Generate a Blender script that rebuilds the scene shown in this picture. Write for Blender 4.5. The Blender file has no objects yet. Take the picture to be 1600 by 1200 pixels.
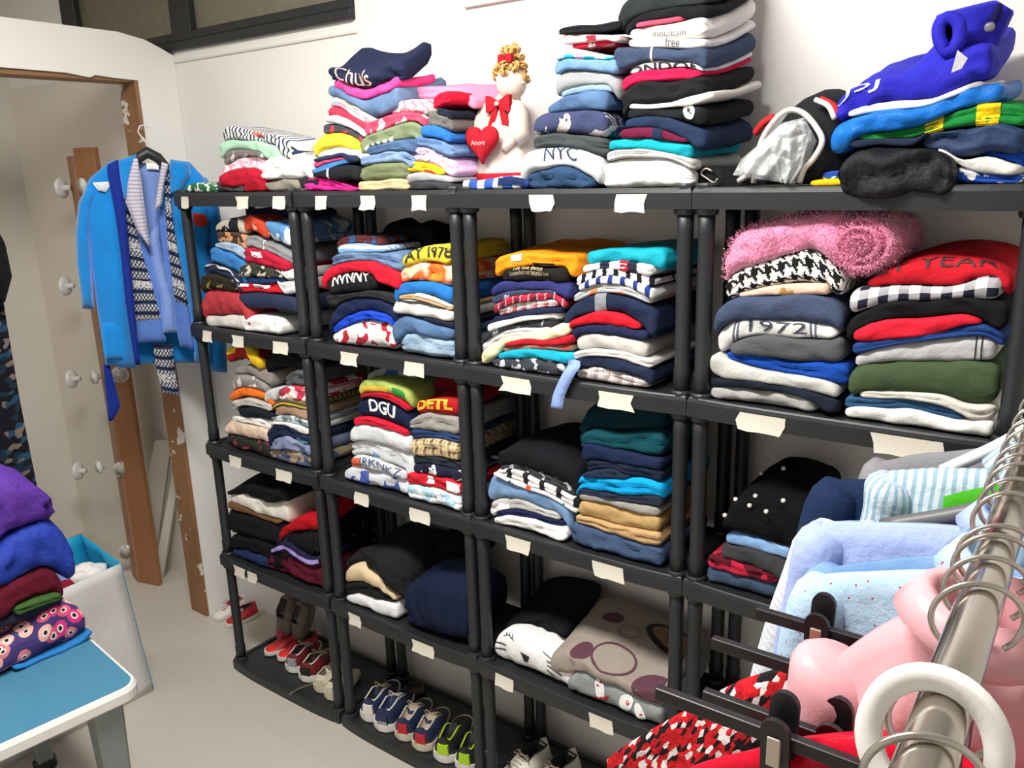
import bpy, bmesh, math, random
import numpy as np
from mathutils import Matrix, Vector, noise
SC = bpy.context.scene
COL = SC.collection
# ------------------------------------------------------------------ camera
O = np.array([2.5004, -1.5981, 1.7917]); YAW, PITCH, ROLL, FPX = 0.6425, 0.2546, -0.0298, 1303.35
_f = np.array([-math.sin(YAW)*math.cos(PITCH), math.cos(YAW)*math.cos(PITCH), -math.sin(PITCH)])
_r = np.array([math.cos(YAW), math.sin(YAW), 0]); _u = np.cross(_r, _f)
R = _r*math.cos(ROLL)+_u*math.sin(ROLL); U = -_r*math.sin(ROLL)+_u*math.cos(ROLL); F = _f
cd = bpy.data.cameras.new('camera'); cam = bpy.data.objects.new('camera', cd); COL.objects.link(cam)
cd.sensor_width = 36; cd.lens = FPX*36/1600; cd.clip_start = .02
cam.matrix_world = Matrix(((R[0], U[0], -F[0], O[0]), (R[1], U[1], -F[1], O[1]), (R[2], U[2], -F[2], O[2]), (0, 0, 0, 1)))
SC.camera = cam
# ------------------------------------------------------------------ light
vs = SC.view_settings; vs.view_transform = 'Standard'; vs.look = 'None'; vs.gamma = 1; vs.use_curve_mapping = False
vs.exposure = 0.0
w = bpy.data.worlds.new('world'); SC.world = w; w.use_nodes = True
w.node_tree.nodes['Background'].inputs[0].default_value = (.95, .97, 1, 1)
w.node_tree.nodes['Background'].inputs[1].default_value = .34
def lamp(name, loc, size, power, col=(1, .97, .92), rot=(0, 0, 0)):
    l = bpy.data.lights.new(name, 'AREA'); l.shape = 'RECTANGLE'; l.size, l.size_y = size; l.energy = power; l.color = col
    o = bpy.data.objects.new(name, l); o.location = loc; o.rotation_euler = rot; COL.objects.link(o); return o
lamp('passage_fill_light', (-1.25, -1.6, 2.82), (.6, .15), 9, (1, .93, .84))  # added fill light, brightens the passage walls; no such source is known
lamp('ceiling_lamp_light', (1.35, -1.0, 2.82), (1.2, .3), 79)
# ------------------------------------------------------------------ pixel rays on the photograph's 1600x1200 frame, used to measure real positions
def ray(px, py): return F+R*((px-800)/FPX)+U*((600-py)/FPX)
def hy(px, py, y): d = ray(px, py); return O+d*((y-O[1])/d[1])
def hz(px, py, z): d = ray(px, py); return O+d*((z-O[2])/d[2])
def hx(px, py, x): d = ray(px, py); return O+d*((x-O[0])/d[0])
# ------------------------------------------------------------------ materials
def lin(h):
    h = h.lstrip('#'); v = [int(h[i:i+2], 16)/255 for i in (0, 2, 4)]
    return tuple((c/12.92 if c <= .04045 else ((c+.055)/1.055)**2.4) for c in v)+(1,)
class NT:
    def __init__(s, name):
        s.m = bpy.data.materials.new(name); s.m.use_nodes = True; s.t = s.m.node_tree; s.n = s.t.nodes; s.b = s.n['Principled BSDF']
    def add(s, typ, **k):
        nd = s.n.new(typ)
        for a, v in k.items(): setattr(nd, a, v)
        return nd
    def link(s, a, b): s.t.links.new(a, b)
    def val(s, sock, v):
        if hasattr(v, 'is_linked') or isinstance(v, bpy.types.NodeSocket): s.link(v, sock)
        else: sock.default_value = v
    def math(s, op, a, b=0.0, c=None):
        nd = s.add('ShaderNodeMath', operation=op); s.val(nd.inputs[0], a); s.val(nd.inputs[1], b)
        if c is not None: s.val(nd.inputs[2], c)
        return nd.outputs[0]
    def mix(s, f, a, b, mode='MIX'):
        nd = s.add('ShaderNodeMix', data_type='RGBA', blend_type=mode)
        s.val(nd.inputs[0], f); s.val(nd.inputs[6], a); s.val(nd.inputs[7], b); return nd.outputs[2]
    def noise(s, vec, scale, detail=2, rough=.5):
        nd = s.add('ShaderNodeTexNoise'); s.link(vec, nd.inputs['Vector']); nd.inputs['Scale'].default_value = scale
        nd.inputs['Detail'].default_value = detail; nd.inputs['Roughness'].default_value = rough; return nd.outputs['Fac']
    def ramp(s, fac, stops, interp='CONSTANT'):
        nd = s.add('ShaderNodeValToRGB'); cr = nd.color_ramp; cr.interpolation = interp
        while len(cr.elements) > 1: cr.elements.remove(cr.elements[0])
        cr.elements[0].position = stops[0][0]; cr.elements[0].color = stops[0][1]
        for p, c in stops[1:]: e = cr.elements.new(p); e.color = c
        s.link(fac, nd.inputs[0]); return nd.outputs[0]
    def thresh(s, v, t): return s.math('GREATER_THAN', v, t)
_mats = {}
def fab(spec, rough=.9, bump=.42, sheen=0):
    """fabric; spec 'hex' or 'hex/pattern/args...': patterns read the cloth's own UV in metres"""
    key = (spec, rough, bump, sheen)
    if key in _mats: return _mats[key]
    p = spec.split('/'); base = lin(p[0]); N = NT('fabric_'+p[0]+('_'+p[1] if len(p) > 1 else ''))
    tc = N.add('ShaderNodeTexCoord'); uv = tc.outputs['UV']; ob = tc.outputs['Object']
    sx = N.add('ShaderNodeSeparateXYZ'); N.link(uv, sx.inputs[0]); u, v = sx.outputs[0], sx.outputs[1]
    # a little warp so that printed or woven lines follow the cloth
    wob = N.math('MULTIPLY', N.math('SUBTRACT', N.noise(uv, 18), .5), .006)
    u2 = N.math('ADD', u, wob); v2 = N.math('ADD', v, wob)
    col = base; pat = p[1] if len(p) > 1 else ''
    def frac(a, per): return N.math('FRACT', N.math('DIVIDE', a, per))
    if pat == 'vs': col = N.mix(N.thresh(frac(u2, float(p[3])), 1-float(p[4])), base, lin(p[2]))
    elif pat == 'hs': col = N.mix(N.thresh(frac(v2, float(p[3])), 1-float(p[4])), base, lin(p[2]))
    elif pat == 'ck':
        a = N.thresh(frac(u2, float(p[3])), .5); b = N.thresh(frac(v2, float(p[3])), .5)
        col = N.mix(N.math('MULTIPLY', N.math('ADD', a, b), .5), base, lin(p[2]))
    elif pat == 'pl':   # plaid: wide and thin lines
        per = float(p[4]); a = N.thresh(frac(u2, per), .6); b = N.thresh(frac(v2, per), .6); c = N.thresh(frac(u2, per*.5), .88)
        col = N.mix(N.math('MULTIPLY', N.math('ADD', a, b), .45), base, lin(p[2])); col = N.mix(N.math('MULTIPLY', c, .8), col, lin(p[3]))
    elif pat == 'hd':   # houndstooth as woven: 4+4 warp and weft in a 2/2 twill
        k = float(p[3]); fx = N.math('FLOOR', N.math('DIVIDE', u2, k/8)); fy = N.math('FLOOR', N.math('DIVIDE', v2, k/8))
        wa = N.math('LESS_THAN', N.math('FLOORED_MODULO', fx, 8.0), 4.0); we = N.math('LESS_THAN', N.math('FLOORED_MODULO', fy, 8.0), 4.0)
        tw = N.math('LESS_THAN', N.math('FLOORED_MODULO', N.math('ADD', fx, fy), 4.0), 2.0)
        s_ = N.math('ADD', N.math('MULTIPLY', tw, wa), N.math('MULTIPLY', N.math('SUBTRACT', 1.0, tw), we)); col = N.mix(s_, base, lin(p[2]))
    elif pat == 'vo':   # printed patches of several colours
        vt = N.add('ShaderNodeTexVoronoi', voronoi_dimensions='2D'); N.link(uv, vt.inputs['Vector']); vt.inputs['Scale'].default_value = float(p[2])
        sp = N.add('ShaderNodeSeparateColor'); N.link(vt.outputs['Color'], sp.inputs[0]); cs = [base]+[lin(c) for c in p[3].split(',')]
        col = N.ramp(sp.outputs[0], [(i/len(cs), c) for i, c in enumerate(cs)])
    elif pat == 'sp':   # blotches
        col = N.mix(N.thresh(N.noise(uv, float(p[3]), 3), float(p[4])), base, lin(p[2]))
    elif pat == 'dt':
        vt = N.add('ShaderNodeTexVoronoi', voronoi_dimensions='2D'); N.link(uv, vt.inputs['Vector']); vt.inputs['Scale'].default_value = float(p[3]); vt.inputs['Randomness'].default_value = .6
        col = N.mix(N.math('LESS_THAN', vt.outputs['Distance'], float(p[4])), base, lin(p[2]))
    elif pat == 'fl':   # flowers with a dark eye
        vt = N.add('ShaderNodeTexVoronoi', voronoi_dimensions='2D'); N.link(uv, vt.inputs['Vector']); vt.inputs['Scale'].default_value = float(p[3])
        sp = N.add('ShaderNodeSeparateColor'); N.link(vt.outputs['Color'], sp.inputs[0]); cs = [lin(c) for c in p[2].split(',')]
        pc = N.ramp(sp.outputs[0], [(i/len(cs), c) for i, c in enumerate(cs)]); d = vt.outputs['Distance']
        col = N.mix(N.math('LESS_THAN', d, .42), base, pc); col = N.mix(N.math('LESS_THAN', d, .2), col, lin('f3d9cf')); col = N.mix(N.math('LESS_THAN', d, .11), col, lin('2a2236'))
    elif pat == 'dn':   # denim: worn patches and fine twill
        wv = N.noise(uv, 14, 3); tw = N.noise(uv, 700, 1)
        col = N.mix(N.math('MULTIPLY_ADD', wv, 1.5, -.45), base, lin(p[2])); col = N.mix(N.math('MULTIPLY', tw, .10), col, lin('d5dee8'))
    elif pat == 'ht': col = N.mix(N.math('MULTIPLY', N.noise(uv, 260, 2), .7), base, lin(p[2]))
    elif pat == 'ti':   # tie dye
        col = N.ramp(N.noise(uv, 12, 2), [(.3, base), (.45, lin(p[2])), (.55, lin(p[3])), (.7, base)], 'EASE')
    elif pat == 'nd':   # nordic knit
        k = .011; fx = frac(u2, k); fy = frac(v2, .019); row = N.thresh(frac(v2, .038), .35); ch = N.thresh(N.math('ABSOLUTE', N.math('SUBTRACT', N.math('PINGPONG', fx, .5), N.math('PINGPONG', fy, .5))), .16)
        band = N.thresh(frac(v2, .13), .80); q = N.math('MAXIMUM', N.math('MULTIPLY', row, ch), N.math('MULTIPLY', band, N.thresh(N.noise(uv, 160, 1), .45)))
        col = N.mix(N.math('MULTIPLY', q, .8), base, lin(p[2]))
    elif pat == 'bl':   # lettering-like white blocks in one row
        k = float(p[3]); a = N.thresh(frac(u2, k), .38); b = N.thresh(N.math('SUBTRACT', float(p[5])/2, N.math('ABSOLUTE', N.math('SUBTRACT', v, float(p[4])))), 0)
        col = N.mix(N.math('MULTIPLY', a, b), base, lin(p[2]))
    f1 = N.noise(ob, 9, 3); tone = N.math('MULTIPLY_ADD', f1, .30, .85)
    hs = N.add('ShaderNodeHueSaturation'); N.val(hs.inputs['Color'], col); N.link(tone, hs.inputs['Value']); N.link(hs.outputs[0], N.b.inputs['Base Color'])
    N.b.inputs['Roughness'].default_value = rough; N.b.inputs['Sheen Weight'].default_value = sheen; N.b.inputs['Specular IOR Level'].default_value = .14
    wr = N.math('ADD', N.noise(ob, 26, 4, .62), N.math('MULTIPLY', N.noise(uv, 900, 1), .08))
    bp = N.add('ShaderNodeBump'); bp.inputs['Strength'].default_value = bump; bp.inputs['Distance'].default_value = .011; N.link(wr, bp.inputs['Height']); N.link(bp.outputs[0], N.b.inputs['Normal'])
    _mats[key] = N.m; return N.m
def plain(name, hexc, rough=.5, metal=0, var=.1, nscale=6, bump=0, spec=.5, trans=0, coat=0):
    key = ('plain', name)
    if key in _mats: return _mats[key]
    N = NT(name); tc = N.add('ShaderNodeTexCoord'); ob = tc.outputs['Object']
    hs = N.add('ShaderNodeHueSaturation'); hs.inputs['Color'].default_value = lin(hexc)
    N.link(N.math('MULTIPLY_ADD', N.noise(ob, nscale, 4), var*2, 1-var), hs.inputs['Value']); N.link(hs.outputs[0], N.b.inputs['Base Color'])
    N.b.inputs['Roughness'].default_value = rough; N.b.inputs['Metallic'].default_value = metal; N.b.inputs['Specular IOR Level'].default_value = spec
    N.b.inputs['Transmission Weight'].default_value = trans; N.b.inputs['Coat Weight'].default_value = coat
    if bump:
        bp = N.add('ShaderNodeBump'); bp.inputs['Strength'].default_value = bump; bp.inputs['Distance'].default_value = .004
        N.link(N.noise(ob, nscale*12, 3), bp.inputs['Height']); N.link(bp.outputs[0], N.b.inputs['Normal'])
    _mats[key] = N.m; return N.m
# ------------------------------------------------------------------ objects
def tag(o, label=None, cat=None, group=None, kind=None):
    for k, v in (('label', label), ('category', cat), ('group', group), ('kind', kind)):
        if v: o[k] = v
    return o
def empty(name, loc=(0, 0, 0), **k):
    o = bpy.data.objects.new(name, None); o.empty_display_size = .05; COL.objects.link(o); o.location = loc; return tag(o, **k)
def mesh(name, V, Fc, mat, parent=None, uv=None, smooth=True, loc=None):
    me = bpy.data.meshes.new(name); V = np.asarray(V, float)
    off = np.zeros(3)
    if loc is not None: off = np.array(loc, float)
    elif parent is None and len(V): off = np.array([(V[:, 0].min()+V[:, 0].max())/2, (V[:, 1].min()+V[:, 1].max())/2, V[:, 2].min()])
    elif parent is not None: off = np.array(PO.get(parent.name, parent.location), float)
    me.from_pydata((V-off).tolist(), [], Fc)
    if uv is not None:
        l = me.uv_layers.new(name='UVMap'); idx = np.empty(len(me.loops), dtype=np.int32); me.loops.foreach_get('vertex_index', idx)
        l.data.foreach_set('uv', np.asarray(uv, np.float32)[idx].ravel())
    if smooth: me.polygons.foreach_set('use_smooth', [True]*len(me.polygons))
    me.materials.append(mat); o = bpy.data.objects.new(name, me); COL.objects.link(o)
    if parent is not None: o.parent = parent; PO[o.name] = off
    else: o.location = off; PO[o.name] = off
    return o
PO = {}   # world position of each object's origin
def mk(name, loc, **k):
    o = empty(name, loc, **k); PO[o.name] = np.array(loc, float); return o
class MB:
    """collects shapes for ONE mesh object"""
    def __init__(s): s.V = []; s.F = []
    def add(s, V, Fc):
        b = len(s.V); s.V += [tuple(v) for v in V]; s.F += [tuple(i+b for i in f) for f in Fc]; return s
    def box(s, a, b, bev=0.0, rot=None, c=None):
        bm = bmesh.new(); bmesh.ops.create_cube(bm, size=1); a = Vector(a); b = Vector(b)
        for v in bm.verts: v.co = Vector([(a[i]+b[i])/2+v.co[i]*(b[i]-a[i]) for i in range(3)])
        if bev: bmesh.ops.bevel(bm, geom=bm.edges[:], offset=bev, segments=2, affect='EDGES', profile=.5)
        if rot is not None:
            c = Vector(c) if c is not None else (a+b)/2
            for v in bm.verts: v.co = c+rot @ (v.co-c)
        bm.verts.index_update(); s.add([v.co[:] for v in bm.verts], [[v.index for v in f.verts] for f in bm.faces]); bm.free(); return s
    def tube(s, pts, r, n=10, closed=False, caps=True):
        pts = [np.array(p, float) for p in pts]; m = len(pts); rs = r if hasattr(r, '__len__') else [r]*m; V = []; up = None
        for i in range(m):
            a = pts[(i-1) % m] if (closed or i > 0) else pts[i]; b = pts[(i+1) % m] if (closed or i < m-1) else pts[i]
            t = b-a; t = t/(np.linalg.norm(t)+1e-12)
            if up is None: up = np.array([0, 0, 1.]) if abs(t[2]) < .9 else np.array([1., 0, 0])
            x = np.cross(t, up); x /= np.linalg.norm(x)+1e-12; y = np.cross(x, t); up = y
            for k in range(n): an = 2*math.pi*k/n; V.append(pts[i]+rs[i]*(math.cos(an)*x+math.sin(an)*y))
        Fc = []
        for i in range(m if closed else m-1):
            for k in range(n): j = (i+1) % m; Fc.append((i*n+k, i*n+(k+1) % n, j*n+(k+1) % n, j*n+k))
        if caps and not closed: Fc += [tuple(range(n))[::-1], tuple((m-1)*n+k for k in range(n))]
        return s.add(V, Fc)
    def rings(s, rings, caps=True):
        n = len(rings[0]); V = [p for r_ in rings for p in r_]; Fc = []
        for i in range(len(rings)-1):
            for k in range(n): Fc.append((i*n+k, i*n+(k+1) % n, (i+1)*n+(k+1) % n, (i+1)*n+k))
        if caps: Fc += [tuple(range(n))[::-1], tuple((len(rings)-1)*n+k for k in range(n))]
        return s.add(V, Fc)
    def prism(s, poly, z0, z1, ax=2):
        n = len(poly); V = []
        for z in (z0, z1):
            for p in poly:
                q = [p[0], p[1]]; q.insert(ax, z); V.append(q)
        Fc = [tuple(range(n))[::-1], tuple(range(n, 2*n))]+[(k, (k+1) % n, n+(k+1) % n, n+k) for k in range(n)]
        return s.add(V, Fc)
    def ball(s, c, r, seg=12, sc=(1, 1, 1)):
        rg = []
        for i in range(1, seg//2): 
            ph = math.pi*i/(seg//2); rg.append([(c[0]+r*sc[0]*math.sin(ph)*math.cos(2*math.pi*k/seg), c[1]+r*sc[1]*math.sin(ph)*math.sin(2*math.pi*k/seg), c[2]-r*sc[2]*math.cos(ph)) for k in range(seg)])
        return s.rings(rg)
    def build(s, name, mat, parent=None, smooth=False, uv=None):
        o = mesh(name, s.V, s.F, mat, parent, smooth=smooth, uv=uv)
        return o
def nz(x, y, z): return noise.noise((x, y, z))
# ------------------------------------------------------------------ room
WHITE = plain('wall_paint_white', 'eeece8', .85, var=.02, nscale=1.6, bump=.08)
GREYW = plain('wall_paint_grey', 'e2dcd2', .9, var=.05, nscale=2.0, bump=.1)
def fl_mat():
    N = NT('floor_tiles'); tc = N.add('ShaderNodeTexCoord'); ob = tc.outputs['Object']
    br = N.add('ShaderNodeTexBrick'); br.offset = 0; N.link(ob, br.inputs['Vector']); br.inputs['Scale'].default_value = 1; br.inputs['Brick Width'].default_value = .33; br.inputs['Row Height'].default_value = .33
    br.inputs['Mortar Size'].default_value = .002; br.inputs['Color1'].default_value = lin('c6c0b7'); br.inputs['Color2'].default_value = lin('c0bab0'); br.inputs['Mortar'].default_value = lin('bdb7ad')
    dirt = N.noise(ob, 2.5, 5, .6); speck = N.noise(ob, 60, 3, .7)
    c = N.mix(N.math('MULTIPLY', dirt, .5), br.outputs[0], lin('b3aca1')); c = N.mix(N.thresh(speck, .74), c, lin('8f887c')); c = N.mix(N.thresh(N.noise(ob, 35, 3), .77), c, lin('e6e2da'))
    N.link(c, N.b.inputs['Base Color']); N.b.inputs['Roughness'].default_value = .55; return N.m
def struct(name, mb, mat, parent=None, **k):
    o = mb.build(name, mat, parent)
    if parent is None: o['kind'] = 'structure'
    return o
YB = .31; XP = -.435; XQ = -.545; ZC = 2.9; XF = -1.76; YN = -3.3; XR = 3.7
struct('floor', MB().box((XF, YN, -.05), (XR, YB, 0)), fl_mat())
struct('ceiling', MB().box((XF, YN, ZC), (XR, YB, ZC+.05)), WHITE)
wx0, wx1, wz0, wz1 = -1.19, .525, 2.235, 2.86
b = MB(); b.box((XF-.1, YB, 0), (XR, YB+.1, wz0)); b.box((wx1, YB, wz0), (XR, YB+.1, ZC)); b.box((XF-.1, YB, wz0), (wx0, YB+.1, ZC)); b.box((wx0, YB, wz1), (wx1, YB+.1, ZC))
struct('wall_back', b, WHITE)
struct('wall_right', MB().box((XR, YN, 0), (XR+.1, YB, ZC)), WHITE)
struct('wall_front', MB().box((XF, YN-.1, 0), (XR, YN, ZC)), WHITE)
struct('wall_far_left', MB().box((XF-.1, YN, 0), (XF, YB, ZC)), GREYW)
struct('wall_passage', MB().box((XF, YB-.012, 0), (XQ, YB, 2.2)), GREYW)
# partition with the rough doorway; its top ends free below the ceiling
b = MB()
pier = [(.155, 0), (YB-.001, 0), (YB-.001, 2.222), (.26, 2.244), (.2, 2.268), (.1, 2.285), (-.25, 2.29), (-.9, 2.30), (-.9, 2.14), (-.4, 2.142), (-.1, 2.138), (-.02, 2.128), (.0, 2.137), (.06, 2.132), (.155, 2.128)]
b.prism(pier, XQ, XP, 0); b.box((XQ, YN, 0), (XP, -.9, 2.30))
struct('wall_left', b, WHITE)
def wood(name, c1, c2, axis=2):
    key = ('wood', name)
    if key in _mats: return _mats[key]
    N = NT(name); tc = N.add('ShaderNodeTexCoord'); mp = N.add('ShaderNodeMapping'); N.link(tc.outputs['Object'], mp.inputs[0]); sc = [14, 14, 14]; sc[axis] = 1.3; mp.inputs['Scale'].default_value = sc
    g = N.noise(mp.outputs[0], 3, 6, .6); c = N.mix(g, lin(c1), lin(c2)); N.link(c, N.b.inputs['Base Color']); N.b.inputs['Roughness'].default_value = .5
    bp = N.add('ShaderNodeBump'); bp.inputs['Strength'].default_value = .2; bp.inputs['Distance'].default_value = .002; N.link(g, bp.inputs['Height']); N.link(bp.outputs[0], N.b.inputs['Normal'])
    _mats[key] = N.m; return N.m
JW = wood('jamb_wood', '7d573a', '9c7552')
def jamb_mat():
    N = NT('jamb_smeared'); tc = N.add('ShaderNodeTexCoord'); ob = tc.outputs['Object']; mp = N.add('ShaderNodeMapping'); N.link(ob, mp.inputs[0]); mp.inputs['Scale'].default_value = (14, 14, 1.4)
    c = N.mix(N.noise(mp.outputs[0], 3, 5), lin('775238'), lin('a0754f')); c = N.mix(N.thresh(N.noise(ob, 11, 4, .6), .60), c, lin('d9d3c9')); N.link(c, N.b.inputs['Base Color']); N.b.inputs['Roughness'].default_value = .65; return N.m
b = MB(); b.box((XQ-.005, .142, 0), (XP-.004, .155, 2.128), .003); struct('trim_1', b, jamb_mat())
b = MB(); b.box((XQ, -.9, 2.122), (XP-.012, .142, 2.139), .003); struct('trim_2', b, JW)
# crack-line ledge under the window and the conduit further along the wall
struct('trim_3', MB().box((XP, YB-.006, 2.196), (.53, YB, 2.203), .001), GREYW)
struct('trim_4', MB().box((.955, YB-.012, 2.212), (1.6, YB, 2.222), .002), GREYW)
# window: black frame, mullion, dim night panes
BLK = plain('black_painted_metal', '1d1f22', .45, var=.25, nscale=14)
win = mk('window_1', (wx0, YB, wz0), kind='structure')
fz = .062
MB().box((wx0, YB-.02, wz0), (wx1, YB+.05, wz0+.032), .004).build('window_sill', BLK, win)
MB().box((wx0, YB-.008, wz0+.032), (wx1, YB+.05, wz0+fz), .004).box((wx0, YB-.008, wz1-.05), (wx1, YB+.05, wz1), .004).box((wx0, YB-.012, wz0+.03), (wx0+.11, YB+.05, wz1), .004).box((wx1-.06, YB-.012, wz0+.03), (wx1, YB+.05, wz1), .004).build('window_frame', BLK, win)
MB().box((-.42, YB-.012, wz0+.03), (-.30, YB+.05, wz1-.03), .004).build('mullion', BLK, win)
gl = NT('dusty_night_glass'); tc = gl.add('ShaderNodeTexCoord'); gl.link(gl.mix(gl.noise(tc.outputs['Object'], 30, 5, .7), lin('5c5a4b'), lin('85806c')), gl.b.inputs['Base Color']); gl.b.inputs['Roughness'].default_value = .35
for a, c in ((wx0+.1, -.41), (-.31, wx1-.05)): MB().box((a, YB+.015, wz0+.05), (c, YB+.022, wz1-.03)).build('pane', gl.m, win)
# ceiling lamp body (real tube fitting that gives the light)
cl = mk('ceiling_lamp', (1.35, -1.0, ZC), label='long white ceiling lamp fitting above the aisle', cat='lamp')
MB().box((.7, -1.15, ZC-.06), (2.0, -.85, ZC), .01).build('lamp_housing', plain('lamp_white', 'f2f2f0', .4), cl)
pl_ = mk('passage_fill_body', (-1.25, -1.6, ZC), label='added fill lamp housing in the passage beyond the doorway', cat='lamp')  # unseen housing made up to go with the added passage fill light
MB().box((-1.6, -1.7, ZC-.06), (-.9, -1.5, ZC), .01).build('lamp_housing', plain('lamp_white', 'f2f2f0', .4), pl_)
# ------------------------------------------------------------------ shelving units
PL = plain('black_plastic', '1f2124', .45, var=.08, nscale=40, bump=.06, spec=.5)
TAPE = plain('masking_tape', 'd9d4c6', .8, var=.06, nscale=30, bump=.2)
UX = [(0, .538), (.5932, 1.1474), (1.1917, 1.7579), (1.8035, 2.3653)]
TZ = [0, .4278, .8495, 1.2705, 1.70]; LIP = .042; YRB = .25
tapes = {(0, 4): [(287, 311, 17, 21), (378, 309, 24, 20), (432, 309, 20, 21)], (0, 3): [(322, 518, 20, 19), (370, 520, 22, 16), (436, 535, 26, 17)],
 (0, 2): [(366, 706, 23, 16), (442, 731, 31, 17)], (0, 1): [(372, 880, 22, 15), (392, 889, 19, 15)],
 (1, 4): [(500, 312, 23, 13), (573, 312, 26, 14), (653, 312, 27, 13)], (1, 3): [(543, 547, 34, 20), (646, 566, 34, 20)],
 (1, 2): [(564, 768, 29, 20), (654, 789, 36, 20)], (1, 1): [(552, 949, 22, 16), (660, 1003, 33, 17)],
 (2, 4): [(846, 310, 36, 22), (984, 307, 46, 24)], (2, 3): [(804, 589, 48, 24), (962, 613, 50, 26)], (2, 2): [(808, 838, 41, 26), (952, 881, 47, 26)], (2, 1): [(787, 1057, 28, 19), (938, 1126, 34, 24)],
 (3, 3): [(1187, 656, 60, 30), (1416, 692, 74, 26)], (3, 1): [(1154, 945, 32, 20)]}
def bow(x, xl, xr): t = (x-xl)/(xr-xl); return -.024-.012*max(0, 1-(2*t-1)**4)
ULAB = ['black plastic shelving unit beside the blue robe', 'black plastic shelving unit with shoes heel-out on its bottom shelf', 'black plastic shelving unit under the rag doll', 'black plastic shelving unit under the backpack']
for i, (xl, xr) in enumerate(UX):
    un = mk('shelving_unit', ((xl+xr)/2, .12, 0), label=ULAB[i], cat='shelving', group='black plastic shelving units along the wall')
    for t, z in enumerate(TZ):
        n = 14; a0, a1 = xl-.022, xr+.022; fr = [(a0+(a1-a0)*k/n, bow(a0+(a1-a0)*k/n, a0, a1)) for k in range(n+1)]
        out = fr+[(a1, YRB+.022), (a0, YRB+.022)]; sh = MB()
        ins = [(min(max(x, a0+.02), a1-.02), min(max(y+.018, -.05), YRB+.006) if k <= n else YRB+.004) for k, (x, y) in enumerate(out)]
        m = len(out); zt = z+LIP
        rr = [[(x, y, z) for x, y in out], [(x, y, zt-.010) for x, y in out], [((x*7+p)/8, (y*7+q)/8, zt-.003) for (x, y), (p, q) in zip(out, ins)], [((x*3+p)/4, (y*3+q)/4, zt) for (x, y), (p, q) in zip(out, ins)], [(p, q, zt) for p, q in ins], [(p, q, zt-.004) for p, q in ins]]
        sh.rings(rr)
        for cx in (xl, xr):
            for cy in (0, YRB): sh.tube([(cx, cy, z-.012), (cx, cy, z-.004), (cx, cy, zt+.004), (cx, cy, zt+.008)], [.022, .0245, .0245, .022], 16)
        if t == 0: sh.V = [(x, y, max(zz, 0)) for x, y, zz in sh.V]
        s_ = sh.build('shelf', PL, un)
        for (px, py, w_, h_) in tapes.get((i, t), []):
            p = hy(px, py, -.038); sx, sz = w_/2*np.linalg.norm(p-O)/FPX*1.15, h_/2*np.linalg.norm(p-O)/FPX
            q = MB(); rnd = random.Random(px); rows = []
            for zz in (1, -.15, -1):
                rows.append([(p[0]+sx*uu+(rnd.uniform(-.18, .18)*sx if abs(uu) == 1 else 0), zz) for uu in (-1, -.5, 0, .5, 1)])
            V = []; 
            for r_ in rows:
                for (x, zz) in r_:
                    yy = bow(x, a0, a1)-.0016; zc = {1: zt-.012, -.15: z+.012, -1: z-.006}[zz]+(.0016*math.sin(px+x*120) if zz < 1 else 0)
                    V.append((x, yy-(.004 if zz < -.9 else 0), zc))
            Fc = [(k*5+j, k*5+j+1, (k+1)*5+j+1, (k+1)*5+j) for k in range(2) for j in range(4)]
            V2 = [(x, y+.0012, zz) for x, y, zz in V]; nV = len(V)
            V = V+V2; Fc = Fc+[tuple(nV+v for v in f[::-1]) for f in Fc]
            mesh('tape_label', V, Fc, TAPE, s_)
    for t in range(4):
        for cx in (xl, xr):
            for cy in (0, YRB):
                za, zb = TZ[t]+LIP, TZ[t+1]
                MB().tube([(cx, cy, za), (cx, cy, za+.05), (cx, cy, za+.055), (cx, cy, zb-.05), (cx, cy, zb)], [.0185, .0185, .0165, .0165, .0175], 16).build('post', PL, un, smooth=True)
# ------------------------------------------------------------------ folded cloth
class Cloth: pass
def smooth_interp(xs, ys, x):
    """monotone-ish cubic through points"""
    xs = np.array(xs); ys = np.array(ys); o = np.argsort(xs); xs, ys = xs[o], ys[o]
    if len(xs) < 3: return np.interp(x, xs, ys)
    m = np.gradient(ys, xs); i = np.clip(np.searchsorted(xs, x)-1, 0, len(xs)-2); h = xs[i+1]-xs[i]+1e-9; t = np.clip((x-xs[i])/h, 0, 1)
    return (2*t**3-3*t**2+1)*ys[i]+(t**3-2*t**2+t)*h*m[i]*.7+(-2*t**3+3*t**2)*ys[i+1]+(t**3-t**2)*h*m[i+1]*.7
def gauss(a, k):
    if k < 1: return a
    ker = np.exp(-.5*(np.arange(-3*k, 3*k+1)/k)**2); ker /= ker.sum(); return np.convolve(np.pad(a, 3*k, mode='edge'), ker, 'valid')
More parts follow.
